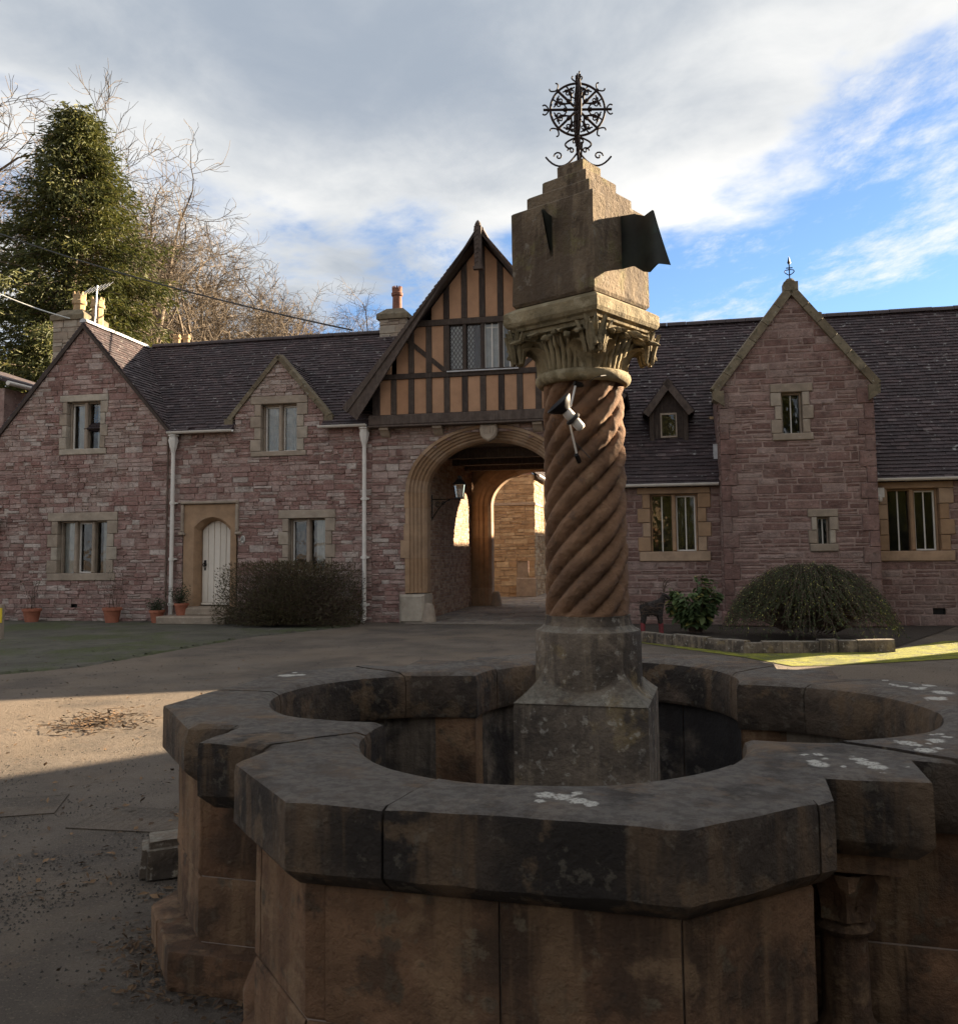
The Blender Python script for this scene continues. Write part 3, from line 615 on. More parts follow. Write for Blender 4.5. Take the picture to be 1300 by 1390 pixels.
rg = roofing(cot, (GR + .10, -.13, EV - .10 * gs + .035), (0, 1, 0), (GA[0] - GR, 0, GA[1] - EV), [[(0, 0), (2.7, 0), (2.7, gl_len + .14), (0, gl_len + .14)]], keep=80)
rl = roofing(cot, (GL - .10, -.13, EV - .10 * gs + .035), (0, 1, 0), (GA[0] - GL, 0, GA[1] - EV), [[(0, 0), (2.7, 0), (2.7, gl_len + .14), (0, gl_len + .14)]], keep=0)
m = MB()
for sx in (-1, 1):                                    # thin verge boards along the gable
    a = Vector((GA[0], -.145, GA[1] + .0)); b = Vector((GA[0] + sx * (GR - GA[0] + .10), -.145, EV - .10 * gs)); d = Vector((0, 0, -.10))
    q = MB(); q.loft([[a, a + d, a + d + Vector((0, .05, 0)), a + Vector((0, .05, 0))], [b, b + d, b + d + Vector((0, .05, 0)), b + Vector((0, .05, 0))]], True, True); q.build('verge_board', timber, rg)
ridge_caps(rg, (GA[0], -.14, GA[1] + .09), (GA[0], 2.45, GA[1] + .06), .10, .45, lead, 'ridge_flashing')
# dormer coping and roof
for sx in (-1, 1):
    n = 4; A = Vector((DA[0], 0, DA[1])); B = Vector((DA[0] + sx * (DR - DA[0] + .12), 0, 4.62 - .12 * ds)); nn = Vector((sx * ds, 0, 1)).normalized()
    for k in range(n):
        p, q = A.lerp(B, k / n), A.lerp(B, (k + 1) / n - .004); m = MB()
        m.loft([[r + nn * a + Vector((0, b, 0)) for a, b in ((-.06, -.07), (-.06, .2), (.06, .2), (.075, .05), (.04, -.07))] for r in (p, q)], True, True, rnd()); m.build('coping_stone', coping, rfw)
    m = MB(); m.box((B.x - .10, -.06, B.z - .14), (B.x + .10, .12, B.z + .02)); m.build('kneeler', coping, rfw)
    roofing(cot, (DA[0] + sx * (DR - DA[0]), .1, 4.60), (0, 1, 0), (-sx * (DR - DA[0]), 0, DA[1] - 4.62), [[(0, 0), (1.5, 0), (1.5, math.hypot(DR - DA[0], DA[1] - 4.62)), (0, math.hypot(DR - DA[0], DA[1] - 4.62))]], keep=0, name='dormer_roof')
gutter(cot, GR + .08, DL + .05, EV - .14, -.23); gutter(cot, DR - .05, -2.56, EV - .14, -.23)
downpipe(cot, -7.13, -.13, EV - .12); downpipe(cot, -2.63, -.13, EV - .12)
u_, z_ = fac(6, 705, -.2); downpipe(cot, -11.60, -.22, z_ + .1)
# chimneys
a, zt = fac(92, 452, 1.7); a1, zb = fac(121, 470, 1.7)
ch = stack(cot, a - .12, a1 + .1, 1.3, 2.2, 4.6, fac(100, 440, 1.7)[1], ashgrey, True)
for px_, py_, pt in ((107, 443, 394), (132, 440, 402)):
    u0, zz = fac(px_, py_, 1.75); pot(ch, u0, 1.75, zz - .25, fac(px_, pt, 1.75)[1], .155, claypot, 8)
c2 = stack(cot, fac(232, 470, 4.6)[0], fac(262, 470, 4.6)[0], 4.4, 5.0, 5.2, fac(243, 473, 4.6)[1], ashgrey, False)
for px_ in (240, 253):
    u0, zz = fac(px_, 474, 4.7); pot(c2, u0, 4.7, zz - .05, fac(px_, 453, 4.7)[1], .10, claypot, 10)
# television aerial on the gable ridge
m = MB(); A = Vector((GA[0] + .02, .25, 0)); zt = fac(119, 388, .25)[1]
m.tube([(A.x, .25, GA[1]), (A.x + .05, .25, zt)], .018, 6)
m.tube([(A.x - .45, .5, zt - .05), (A.x + .62, -.1, zt - .14)], .012, 5)
for k in range(7):
    t = k / 6; c = Vector((A.x - .4 + .95 * t, .47 - .52 * t, zt - .055 - .08 * t)); m.tube([c + Vector((.06, .1, .12)), c - Vector((.06, .1, .12))], .006, 4)
tag(m.build('television_aerial', alum, cot, smooth=1.), 'pale aluminium television aerial on gable ridge')

# ------------------------------------------------------------------ the gatehouse
gate = thing('gatehouse', 'gatehouse with wide stone carriage arch under a jettied ochre half-timbered gable', 'gatehouse', (0, 0, 0), MF)
AC, AA, AB, AZ = .07, 1.42, 1.06, 2.76                # arch centre, half width, rise, springing
OW = .40
def ell(t, q=0.): return AC + (AA + q) * math.cos(t), AZ + (AB + q * .82) * math.sin(t)
holes = [(AC - AA - OW, AC + AA + OW, 0, AZ)]
NB = 9
for k in range(NB):
    z0 = AZ + (AB + OW * .82) * k / NB; z1 = AZ + (AB + OW * .82) * (k + 1) / NB; c = min(.999, (z1 - AZ) / (AB + OW * .82)); hw = (AA + OW) * math.sqrt(1 - c * c); hw = max(hw, .2)
    holes.append((AC - hw, AC + hw, z0, z1))
masonry(gate, -2.5, 2.5, 0, 4.2, holes, mpw, (), keep=140)
prof = [(0, -.52), (0, -.26), (.05, -.20), (.10, -.20), (.115, -.15), (.165, -.13), (.185, -.085), (.235, -.07), (.25, -.02), (.30, -.005), (.315, .05), (.385, .055), (OW, .03), (OW, -.03)]
arch = None
for k in range(15):                                   # voussoirs
    t0, t1 = math.pi * k / 15 + .0015, math.pi * (k + 1) / 15 - .0015; rows = []
    for i in range(5):
        t = t0 + (t1 - t0) * i / 4; rows.append([mpw(*ell(t, q), d) for q, d in prof])
    m = MB(); m.loft(rows, False, False, rnd())
    if arch is None: arch = m.build('archway', ashlar, gate, smooth=.5)
    else: m.build('voussoir', ashlar, arch, smooth=.5)
for sx in (-1, 1):
    zs = [.62, 1.02, 1.36, 1.74, 2.08, 2.42, AZ]
    for a, b in zip(zs, zs[1:]):
        tn = rnd(); ext = uni(0, .14) if sx < 0 else uni(0, .1)
        m = MB(); pf = prof[:-2] + [(.385 + ext, .05), (.39 + ext, -.02)]
        m.loft([[mpw(AC + sx * (AA + q), z, d) for q, d in pf] for z in (a + .002, b - .002)], False, False, tn); m.build('jamb_stone', ashlar, arch, smooth=.5)
    m = MB(); x0, x1 = sorted((AC + sx * (AA - .03), AC + sx * (AA + OW + .12)))
    m.prism([(x0, 0), (x1, 0), (x1, .60), (x0, .60)], mpw, -.54, .14, .05, .9); m.build('plinth_block', ashgrey, arch)
# the passage behind the arch
PL, PR, PD, PZ = -1.49, 1.64, 5.55, 3.86
vis = lambda p: True
masonry(gate, .5, PD, 0, PZ, [], lambda s, z, d: (PL + d, s, z), (), brickm, keep=30, h=(.07, .09), w=(.16, .26), name='brick', proud=(.006, .014))
m = MB(); m.face([(PR, .5, 0), (PR, PD, 0), (PR, PD, PZ), (PR, .5, PZ)]); m.face([(PL, .5, AZ - .3), (AC - AA, .5, AZ - .3), (AC - AA, .5, 0), (PL, .5, 0)]); m.face([(PR, .5, AZ), (AC + AA, .5, AZ), (AC + AA, .5, 0), (PR, .5, 0)])
m.build('passage_wall', brickm, gate)
m = MB()
pts = [ell(math.pi * i / 24) for i in range(25)]
m.loft([[(p[0], .519, p[1]) for p in pts], [(PL + (PR - PL) * (1 - i / 24), .519, 4.15) for i in range(25)]]); m.build('arch_rear_face', brickm, gate)
m = MB(); m.face([(PL, .5, PZ), (PR, .5, PZ), (PR, PD + .5, PZ), (PL, PD + .5, PZ)]); ceil = m.build('passage_ceiling', bargem, gate)
for k in range(16):
    v = .62 + k * .31; q = MB(); q.box((PL, v, PZ - .03), (PR, v + .295, PZ - .004), rnd()); q.build('ceiling_board', bargem, ceil)
for v in (1.6, 3.2, 4.7): q = MB(); q.box((PL, v, PZ - .24), (PR, v + .2, PZ - .031), .6); q.build('ceiling_beam', bargem, ceil)
# rear arch
RA, RC = 1.27, .32
def rell(t, q=0.): return RC + (RA + q) * math.cos(t), 2.72 + (.92 + q * .8) * math.sin(t)
rp = [(0, 0), (0, .5), (.05, .56), (.05, .62)]; rear = None
for k in range(11):
    t0, t1 = math.pi * k / 11, math.pi * (k + 1) / 11 - .002
    m = MB(); m.loft([[(*rell(t0 + (t1 - t0) * i / 4, q)[:1], PD - .14 + dd, rell(t0 + (t1 - t0) * i / 4, q)[1]) for q, dd in [(.58, 0), (.34, 0), (.30, .03), (.22, .03), (.18, .07), (.08, .07), (0, .14), (0, .48), (.5, .48)]] for i in range(5)], False, False, rnd())
    if rear is None: rear = m.build('rear_archway', ashlar, gate, smooth=.5)
    else: m.build('voussoir', ashlar, rear, smooth=.5)
for sx in (-1, 1):
    zs = [0, .5, .95, 1.4, 1.85, 2.3, 2.72]
    for a, b in zip(zs, zs[1:]):
        m = MB(); m.loft([[(RC + sx * (RA + q), PD - .14 + dd, z) for q, dd in [(.58, 0), (.34, 0), (.30, .03), (.22, .03), (.18, .07), (.08, .07), (0, .14), (0, .48), (.5, .48)]] for z in (a + .002, b - .002)], False, False, rnd()); m.build('jamb_stone', ashlar, rear, smooth=.5)
m = MB()
for s_ in (0, .33):
    pts = [rell(math.pi * i / 24, .3) for i in range(25)]; yy = PD + s_
    m.loft([[(p[0], yy, p[1]) for p in pts], [(PR + .3 - (PR - PL + .6) * i / 24, yy, 4.3) for i in range(25)]])
    for x0, x1 in ((PL - .4, RC - RA - .3), (RC + RA + .3, PR + .4)): m.face([(x0, yy, 0), (x1, yy, 0), (x1, yy, 2.75), (x0, yy, 2.75)])
m.build('rear_wall', brickm, gate)
# outer side walls close the body of the gatehouse
m = MB()
for u in (-2.45, 2.45): m.face([(u, .05, 0), (u, 6.1, 0), (u, 6.1, 4.9), (u, .05, 4.9)])
m.face([(-2.45, 6.12, 3.9), (2.45, 6.12, 3.9), (2.45, 6.12, 5.2), (0, 6.12, 8.1), (-2.45, 6.12, 5.2)]); m.face([(-2.45, .3, 4.2), (2.45, .3, 4.2), (2.45, 6.1, 4.2), (-2.45, 6.1, 4.2)]); m.build('side_wall', mortar, gate)
# shield over the crown of the arch
m = MB(); sp = [(-.17, 4.13), (.17, 4.13), (.19, 4.02), (.165, 3.90), (.10, 3.82), (0, 3.775), (-.10, 3.82), (-.165, 3.90), (-.19, 4.02)]
m.prism([(AC + .02 + a, b) for a, b in sp], mpw, 0, .19, .03); sh = m.build('shield_boss', ashgrey, gate)
m = MB()
for dx in (-.09, -.03, .03, .09): m.prism([(AC + .02 + dx - .012, 3.93), (AC + .02 + dx + .012, 3.93), (AC + .02 + dx + .014, 4.07), (AC + .02 + dx - .014, 4.07)], mpw, .19, .203, .004)
m.build('shield_carving', ashgrey, sh)
for u in (-2.17, -1.0, 1.12, 2.2):                     # corbels under the jetty
    m = MB(); m.loft([[(u + sx, v, z) for v, z in ((.02, 3.93), (-.05, 3.95), (-.12, 4.0), (-.16, 4.06), (-.24, 4.09), (-.24, 4.175), (.02, 4.175))] for sx in (-.1, .1)], True, True); m.build('corbel', ashgrey, gate, smooth=.7)
# jettied timber front
JV = -.22; mpt = front(JV)
gsl = 3.22 / 2.66                                     # slope of the gable
gz = lambda u, top=8.02: top - gsl * abs(u)
BZ0, BZ1, MR, UR = 4.18, 4.40, 5.21, 6.33
m = MB(); m.prism([(-2.5, BZ0), (2.5, BZ0), (2.5, BZ1), (-2.5, BZ1)], mpt, -.25, .05, .02, .6); fr = m.build('timber_frame', bargem, gate)
m = MB(); m.prism([(-2.52, BZ0 - .045), (2.52, BZ0 - .045), (2.52, BZ0 - .003), (-2.52, BZ0 - .003)], mpt, -.25, .075, .012, 1); m.build('drip_board', bargem, fr)
m = MB(); m.face([mpt(u, z, -.6) for u, z in ((-2.44, 4.3), (2.44, 4.3), (2.44, gz(2.44)), (0, gz(0)), (-2.44, gz(2.44)))]); m.build('infill_backing', darkroom, fr)
hpT = [(gsl, 1, 8.0), (-gsl, 1, 8.0)]
def bar(name, poly, d1=.03, tn=None):
    p = clip(poly, hpT)
    if len(p) >= 3: q = MB(); q.prism(p, mpt, -.15, d1, .008, rnd() if tn is None else tn); q.build(name, timber, fr)
S = .388; hw = .062
for k in range(-6, 7):
    u = k * S; w = .085 if abs(k) == 6 else hw
    bar('stud', [(u - w, BZ1 + .003), (u + w, BZ1 + .003), (u + w, MR - .06), (u - w, MR - .06)], uni(.025, .033))
    if abs(k) <= 4:
        hi = UR - .068 if abs(k) <= 3 else 7
        if abs(k) >= 2: bar('stud', [(u - hw, MR + .063), (u + hw, MR + .063), (u + hw, hi), (u - hw, hi)], uni(.025, .033))
    if abs(k) <= 2: bar('stud', [(u - hw, UR + .07), (u + hw, UR + .07), (u + hw, 8.2), (u - hw, 8.2)], uni(.025, .033))
bar('rail', [(-2.4, MR - .058), (2.4, MR - .058), (2.4, MR + .06), (-2.4, MR + .06)], .042); bar('rail', [(-1.45, UR - .066), (1.45, UR - .066), (1.45, UR + .066), (-1.45, UR + .066)], .042)
for sx in (-1, 1):
    a, b = (sx * 1.62, 5.98), (sx * .80, MR + .05); bar('brace', [(a[0] - .075, a[1]), (a[0] + .075, a[1]), (b[0] + .075, b[1] + .02), (b[0] - .075, b[1] + .02)], .02)
def panel(poly):
    p = clip(poly, hpT)
    if len(p) >= 3 and parea(p) > .004: q = MB(); q.prism(p, mpt, -.06, .004, .01, rnd()); q.build('plaster_panel', plaster, fr)
for k in range(-6, 6):
    a, b = k * S + hw - .004, (k + 1) * S - hw + .004
    panel([(a, BZ1), (b, BZ1), (b, MR - .05), (a, MR - .05)])
    if k < -2 or k > 1: panel([(a, MR + .05), (b, MR + .05), (b, UR - .05), (a, UR - .05)])
    if -3 <= k <= 2: panel([(a, UR + .05), (b, UR + .05), (b, 8.1), (a, 8.1)])
# four-light window in the timber front
m = MB(); W0, W1 = -2 * S + hw, 2 * S - hw; wz0, wz1 = MR + .062, UR - .068
for k in (-1, 0, 1): m.prism([(k * S - .04, wz0), (k * S + .04, wz0), (k * S + .04, wz1), (k * S - .04, wz1)], mpt, -.12, .03, .012)
m.prism([(W0, wz0), (W1, wz0), (W1, wz0 + .035), (W0, wz0 + .035)], mpt, -.12, .035, .01); wg = m.build('window', timber, gate)
m = MB(); m.prism([(W0 - .05, wz0 - .03), (W1 + .05, wz0 - .03), (W1 + .05, wz0 - .002), (W0 - .05, wz0 - .002)], mpt, .03, .09, .006); m.build('sill', lead, wg)
for k in range(4):
    a, b = -2 * S + k * S + (.062 if k == 0 else .04), -2 * S + (k + 1) * S - (.062 if k == 3 else .04); z0 = wz0 + .035
    m = MB(); m.prism([(a, z0), (b, z0), (b, wz1), (a, wz1)], mpt, -.062, -.05); m.build('pane', gl, wg)
    if k < 2:
        c = MB(); hp = [(1, 0, b), (-1, 0, -a), (0, 1, wz1), (0, -1, -z0)]; sp_ = .082
        for sgn in (1, -1):
            for t in range(-14, 18):
                x0 = a + t * sp_; q = clip([(x0, z0), (x0 + .013, z0), (x0 + .013 + sgn * (wz1 - z0) * .68, wz1), (x0 + sgn * (wz1 - z0) * .68, wz1)], hp)
                if len(q) >= 3: c.prism(q, mpt, -.049, -.042)
        c.build('lead_lattice', ridgem, wg)
    else:
        c = MB(); x = (a + b) / 2
        for q in ((a, a + .02), (b - .02, b), (x - .012, x + .012)): c.prism([(q[0], z0), (q[1], z0), (q[1], wz1), (q[0], wz1)], mpt, -.049, -.03)
        c.prism([(a + .02, wz1 - .1), (b - .02, wz1 - .1), (b - .02, wz1 - .08), (a + .02, wz1 - .08)], mpt, -.049, -.035); c.build('casement', white, wg)
    c = MB(); rows = [[mpt(a + (b - a) * i / 14, zz, -.14 + .015 * math.sin(i * 1.8)) for i in range(7 if k % 2 else 15)] for zz in (z0, wz1)]; c.loft(rows)
    if k in (0, 1, 2): c.build('curtain', curtain, wg)
# roof, bargeboards and pendant
GV = -.52; gtop = 8.16; gl2 = math.hypot(2.95, 2.95 * gsl)
rfs = []
for sx in (-1, 1):
    rfs.append(roofing(gate, (sx * 2.95, GV, gtop - 2.95 * gsl), (0, 1, 0), (-sx * 2.95, 0, 2.95 * gsl), [[(0, 0), (6.7, 0), (6.7, gl2), (0, gl2)]], keep=60))
ridge_caps(rfs[0], (0, GV - .02, gtop + .045), (0, 6.1, gtop + .045))
for sx in (-1, 1):
    nrm = Vector((sx * gsl, 0, 1)).normalized(); A = Vector((0, GV, gtop - .03)); B = Vector((sx * 2.97, GV, gtop - .03 - 2.97 * gsl))
    for (o0, o1, y0, y1, nm) in ((-.40, -.02, -.05, .03, 'bargeboard'), (-.15, -.01, -.085, -.052, 'barge_fillet'), (-.43, -.34, -.075, -.052, 'barge_fillet')):
        q = MB(); c0 = A + nrm * o1; rows = []
        for P, cut in ((A, True), (B, False)):
            r_ = [P + nrm * a + Vector((0, y, 0)) for a, y in ((o0, y0), (o1, y0), (o1, y1), (o0, y1))]
            if cut: r_ = [Vector((0 + sx * .0, p.y, p.z + abs(p.x) * gsl)) for p in r_]
            rows.append(r_)
        q.loft(rows, True, True, .6); q.build(nm, bargem, rfs[0])
    q = MB(); q.loft([[Vector((P.x, y, P.z)) + nrm * -.05 for y in (GV, JV + .02)] for P in (A, B)]); q.build('soffit', bargem, rfs[0])
m = MB(); m.box((-.075, GV - .13, 7.36), (.075, GV - .04, 8.22), .3); m.box((-.1, GV - .15, 7.30), (.1, GV - .03, 7.36), .6); m.lathe([(.06, 8.22), (.07, 8.26), (.045, 8.31), (.0, 8.36)], (0, GV - .085), 8)
pd = m.build('gable_pendant', bargem, gate)
for k in range(8):
    q = MB(); z = 7.42 + k * .095; q.prism([(-.06, z), (.0, z + .05), (.06, z), (.06, z + .03), (0, z + .08), (-.06, z + .03)], front(GV - .13), 0, .014); q.build('pendant_carving', bargem, pd)
a, zz = fac(519, 452, 2.6); b, _ = fac(556, 452, 2.6)
ch = stack(gate, a, b, 2.35, 3.0, 6.0, fac(538, 436, 2.6)[1], ashgrey, True)
u0, zz = fac(539, 427, 2.65); pot(ch, u0, 2.65, zz - .12, fac(539, 387, 2.65)[1], .125, redpot, 12)
# paving of the passage
m = MB(); m.face([(-1.7, -.35, .008), (1.85, -.35, .008), (3.2, 30, .008), (-1.7, 30, .008)]); pav = single(m, 'passage_paving', mortar, None, None, (0, 0, 0), MF, kind='structure')
ps = []
z = -.35
while z < 14:
    h_ = uni(.35, .6); x = -1.7
    while x < 1.85:
        w_ = uni(.4, .85); x1 = min(1.85, x + w_); ps.append([(x + .006, z + .006), (x1 - .006, z + .006), (x1 - .006, z + h_ - .006), (x + .006, z + h_ - .006)]); x = x1
    z += h_
pieces(ps, lambda s, z, d: (s, z, d + .006), pav, flags, 'paving_stone', (.012, .02), .006, keep=300, back=0)
# guard stones
for (u, v, h_, r_, lab) in ((AC - AA + .10, -.02, .42, .13, 'squat pale guard stone at the foot of the front arch jamb'), (RC - RA + .16, PD - .25, .42, .12, 'small rounded guard stone at the foot of the rear arch jamb')):
    m = MB(); m.lathe([(r_ * 1.25, 0), (r_ * 1.2, .1), (r_, h_ * .55), (r_ * .85, h_ * .85), (r_ * .55, h_ * .98), (0.01, h_)], (u, v), 14)
    m.v = [(p[0] + uni(-.008, .008), p[1] + uni(-.008, .008), p[2]) for p in m.v]; single(m, 'guard_stone', ashgrey, lab, 'guard stone', (u, v, 0), MF, 'guard stones of the carriageway', smooth=.9)
# lantern on a scrolled bracket
lu, lz = fac(627, 690, 1.15); lv = 1.15
lan = thing('bracket_lantern', 'black iron lantern on scrolled wall bracket inside the archway', 'lantern', (PL, lv, 2.4), MF)
LZ = 2.64; LX = PL + .66
m = MB(); m.tube([(PL + .015, lv, LZ - .45), (PL + .02, lv, LZ + .12)], .014, 6); m.tube([(PL + .02, lv, LZ + .02), (LX + .02, lv, LZ + .02)], .013, 6)
m.tube([(PL + .02 + .42 * (k / 14), lv, LZ - .42 + .42 * math.sin(k / 14 * math.pi / 2)) for k in range(15)], .011, 6)
for c, r0 in (((PL + .15, LZ - .1), .07), ((PL + .28, LZ - .07), .05)): m.tube([(c[0] + r0 * (1 - k / 26) * math.cos(k * .55), lv, c[1] + r0 * (1 - k / 26) * math.sin(k * .55)) for k in range(22)], .008, 5)
m.build('bracket', black, lan, smooth=.8)
m = MB(); b0, b1 = .075, .115; z0, z1 = LZ + .05, LZ + .34
for sx in (-1, 1):
    for sy in (-1, 1): m.tube([(LX + sx * b0, lv + sy * b0, z0), (LX + sx * b1, lv + sy * b1, z1)], .010, 5)
m.box((LX - .09, lv - .09, z0 - .03), (LX + .09, lv + .09, z0)); m.loft([[(LX + a * .14, lv + b * .14, z1) for a, b in ((-1, -1), (1, -1), (1, 1), (-1, 1))], [(LX + a * .05, lv + b * .05, z1 + .12) for a, b in ((-1, -1), (1, -1), (1, 1), (-1, 1))], [(LX + a * .03, lv + b * .03, z1 + .2) for a, b in ((-1, -1), (1, -1), (1, 1), (-1, 1))]], True, True); m.build('lantern_frame', black, lan)
for (ax, ay) in ((1, 0), (-1, 0), (0, 1), (0, -1)):
    q = MB(); t0, t1 = .9, .9
    P = [(LX + (ax * b0 - ay * b0) * .94, lv + (ay * b0 + ax * b0) * .94, z0), (LX + (ax * b0 + ay * b0) * .94, lv + (ay * b0 - ax * b0) * .94, z0), (LX + (ax * b1 + ay * b1) * .94, lv + (ay * b1 - ax * b1) * .94, z1), (LX + (ax * b1 - ay * b1) * .94, lv + (ay * b1 + ax * b1) * .94, z1)]
    q.face(P); q.build('glass_pane', gl, lan)

# ------------------------------------------------------------------ the low range with its gabled bay
rng = thing('stone_range', 'low red sandstone range with dark tiled roof and tall gabled bay', 'building', (6.2, 0, 0), MF)
REV, RRV, RRZ = 2.92, 3.5, 6.86; REND = 11.6
tan_ = ((3.02, 4.55), (7.45, 9.3))
hW1, sW1 = rects(3.36, 4.28, 1.45, 2.6, .26, .30, .2); hW2, sW2 = rects(7.81, 8.72, 1.42, 2.6, .26, .30, .2)
rv_vent = (8.52, 8.74, .22, .34)
BL, BR, BV = 4.72, 7.54, -.5; mpb = front(BV)
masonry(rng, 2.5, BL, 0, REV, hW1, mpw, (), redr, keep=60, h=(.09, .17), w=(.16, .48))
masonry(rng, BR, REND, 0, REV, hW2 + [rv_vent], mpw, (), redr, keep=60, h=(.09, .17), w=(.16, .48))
m = MB(); m.prism([(rv_vent[0], rv_vent[2]), (rv_vent[1], rv_vent[2]), (rv_vent[1], rv_vent[3]), (rv_vent[0], rv_vent[3])], mpw, -.1, -.06); m.build('air_brick', black, rng)
window(rng, mpw, 3.36, 4.28, 1.45, 2.6, 2, sW1, ashlar, casement=(1,), bars=(0, 1))
window(rng, mpw, 7.81, 8.72, 1.42, 2.6, 2, sW2, ashlar, casement=(1,), bars=(0, 1))
BA = (6.13, 6.42); BE = 4.60; bs = (BA[1] - BE) / (BR - BA[0])
hpB = [(bs, 1, BA[1] + bs * BA[0]), (-bs, 1, BA[1] - bs * BA[0])]
hX, sX = rects(5.88, 6.26, 3.68, 4.47, .20, .17, .14); hY, sY = rects(6.44, 6.66, 1.57, 2.07, .16, .15, .15)
qs = []                                                # quoins at the bay's corners
for k in range(15):
    z0 = .0 + k * .3; a = .30 if k % 2 else .18; qs += [(BL, BL + a, z0, z0 + .3), (BR - (.48 - a), BR, z0, z0 + .3)]
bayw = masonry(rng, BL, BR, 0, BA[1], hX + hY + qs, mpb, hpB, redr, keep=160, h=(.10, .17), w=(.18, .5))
for q in qs:
    m = MB(); m.prism([(q[0] + .004, q[2] + .004), (q[1] - .004, q[2] + .004), (q[1] - .004, q[3] - .004), (q[0] + .004, q[3] - .004)], mpb, -.02, .03, .01, rnd() * .5); m.build('quoin', redr, bayw)
window(rng, mpb, 5.88, 6.26, 3.68, 4.47, 1, sX, ashgrey, bars=(0,)); window(rng, mpb, 6.44, 6.66, 1.57, 2.07, 1, sY, ashgrey, bars=(0,), depth=.14)
for sx, u in ((-1, BL), (1, BR)):
    mp_ = (lambda s, z, d, u=u, sx=sx: (u + sx * d, s, z)); masonry(rng, BV, .02, 0, BE, [], mp_, (), redr, keep=0)
    m = MB(); m.face([(u, 0, REV), (u, 2.2, REV), (u, 2.2, BE + .1), (u, 0, BE + .1)]); m.build('bay_cheek', redr, rng)
m = MB(); m.prism([(BL - .06, 0), (BR + .06, 0), (BR + .06, .3), (BL - .06, .3)], mpb, -.1, .07, .04, .2); m.build('bay_plinth', redr, rng)
# other outer walls
m = MB(); m.face([(REND, 0, 0), (REND, 6, 0), (REND, 6, 4.05), (REND, 3.5, RRZ), (REND, 0, REV)]); m.face([(2.5, 6, 0), (REND, 6, 0), (REND, 6, 4.05), (2.5, 6, 4.05)]); m.build('rear_wall', redr, rng)
slr = math.hypot(RRV, RRZ - REV); kk = .17 * slr / RRV
rr = roofing(rng, (0, -.17, REV - .17 * (RRZ - REV) / RRV + .03), (1, 0, 0), (0, RRV, RRZ - REV), [[(2.0, kk), (REND, kk), (REND, slr + kk), (2.0, slr + kk)], [(2.52, 0), (BL - .02, 0), (BL - .02, kk), (2.52, kk)], [(BR + .02, 0), (REND, 0), (REND, kk), (BR + .02, kk)]], keep=300)
m = MB(); m.face([(2, 6.1, 3.95), (REND, 6.1, 3.95), (REND, RRV, RRZ), (2, RRV, RRZ)]); m.build('rear_slope', tile, rng)
ridge_caps(rr, (2.0, RRV, RRZ + .06), (REND, RRV, RRZ + .06), .12, .45)
gutter(rng, 2.56, BL - .03, REV - .13, -.22); gutter(rng, BR + .03, 11, REV - .13, -.22)
downpipe(rng, 2.72, -.13, REV - .1)
# bay roof, coping, kneelers, finial
for sx in (-1, 1):
    hw_ = BR - BA[0]; L_ = math.hypot(hw_, BA[1] - BE)
    roofing(rng, (BA[0] + sx * hw_, BV + .1, BE - .03), (0, 1, 0), (-sx * hw_, 0, BA[1] - BE), [[(0, 0), (3.9, 0), (3.9, L_), (0, L_)]], keep=0, name='bay_roof')
    A = Vector((BA[0], BV, BA[1] + .02)); B = Vector((BA[0] + sx * (hw_ + .06), BV, BE - .06 * bs)); nn = Vector((sx * bs, 0, 1)).normalized(); n = 6
    for k in range(n):
        p, q = A.lerp(B, k / n), A.lerp(B, (k + 1) / n - .004); m = MB()
        rows = [[r + nn * a + Vector((0, b, 0)) for a, b in ((-.05, -.09), (-.05, .26), (.10, .26), (.13, .08), (.10, -.09))] for r in (p, q)]
        m.loft(rows, True, True, rnd()); m.build('coping_stone', coping, rr)
    m = MB(); x0, x1 = sorted((B.x - sx * .16, B.x + sx * .05)); m.loft([[(x, y, z) for x, z in ((x0, B.z - .28), (x1, B.z - .14 if sx > 0 else B.z - .28), (x1, B.z + .02), (x0, B.z + .02))] if sx > 0 else [(x, y, z) for x, z in ((x0, B.z - .14), (x1, B.z - .28), (x1, B.z + .02), (x0, B.z + .02))] for y in (BV - .10, BV + .28)], True, True); m.build('kneeler', coping, rr)
m = MB(); m.box((BA[0] - .13, BV - .10, BA[1] + .02), (BA[0] + .13, BV + .2, BA[1] + .19)); m.lathe([(.09, BA[1] + .19), (.10, BA[1] + .23), (.06, BA[1] + .28), (.0, BA[1] + .29)], (BA[0], BV + .05), 10); m.build('apex_stone', coping, rr)
fin = MB(); fx, fy, fz = BA[0], BV + .05, BA[1] + .28
fin.tube([(fx, fy, fz), (fx, fy, fz + .36)], .012, 6); fin.lathe([(.0, fz + .27), (.035, fz + .32), (.02, fz + .38), (.0, fz + .46)], (fx, fy), 6); fin.tube([(fx - .06, fy, fz + .22), (fx + .06, fy, fz + .22)], .012, 5)
for sx in (-1, 1): fin.tube([(fx + sx * (.012 + .075 * math.sin(k * .36)), fy, fz + .08 + .16 * (k / 10) - (.05 * max(0, k - 6) / 4)) for k in range(11)], .010, 5)
fin.build('iron_finial', black, rng, smooth=.8)
stk = stack(rng, fac(1040, 432, 3.3)[0], fac(1112, 432, 3.3)[0], 3.1, 3.6, 6.2, fac(1076, 428, 3.3)[1], coping, False)
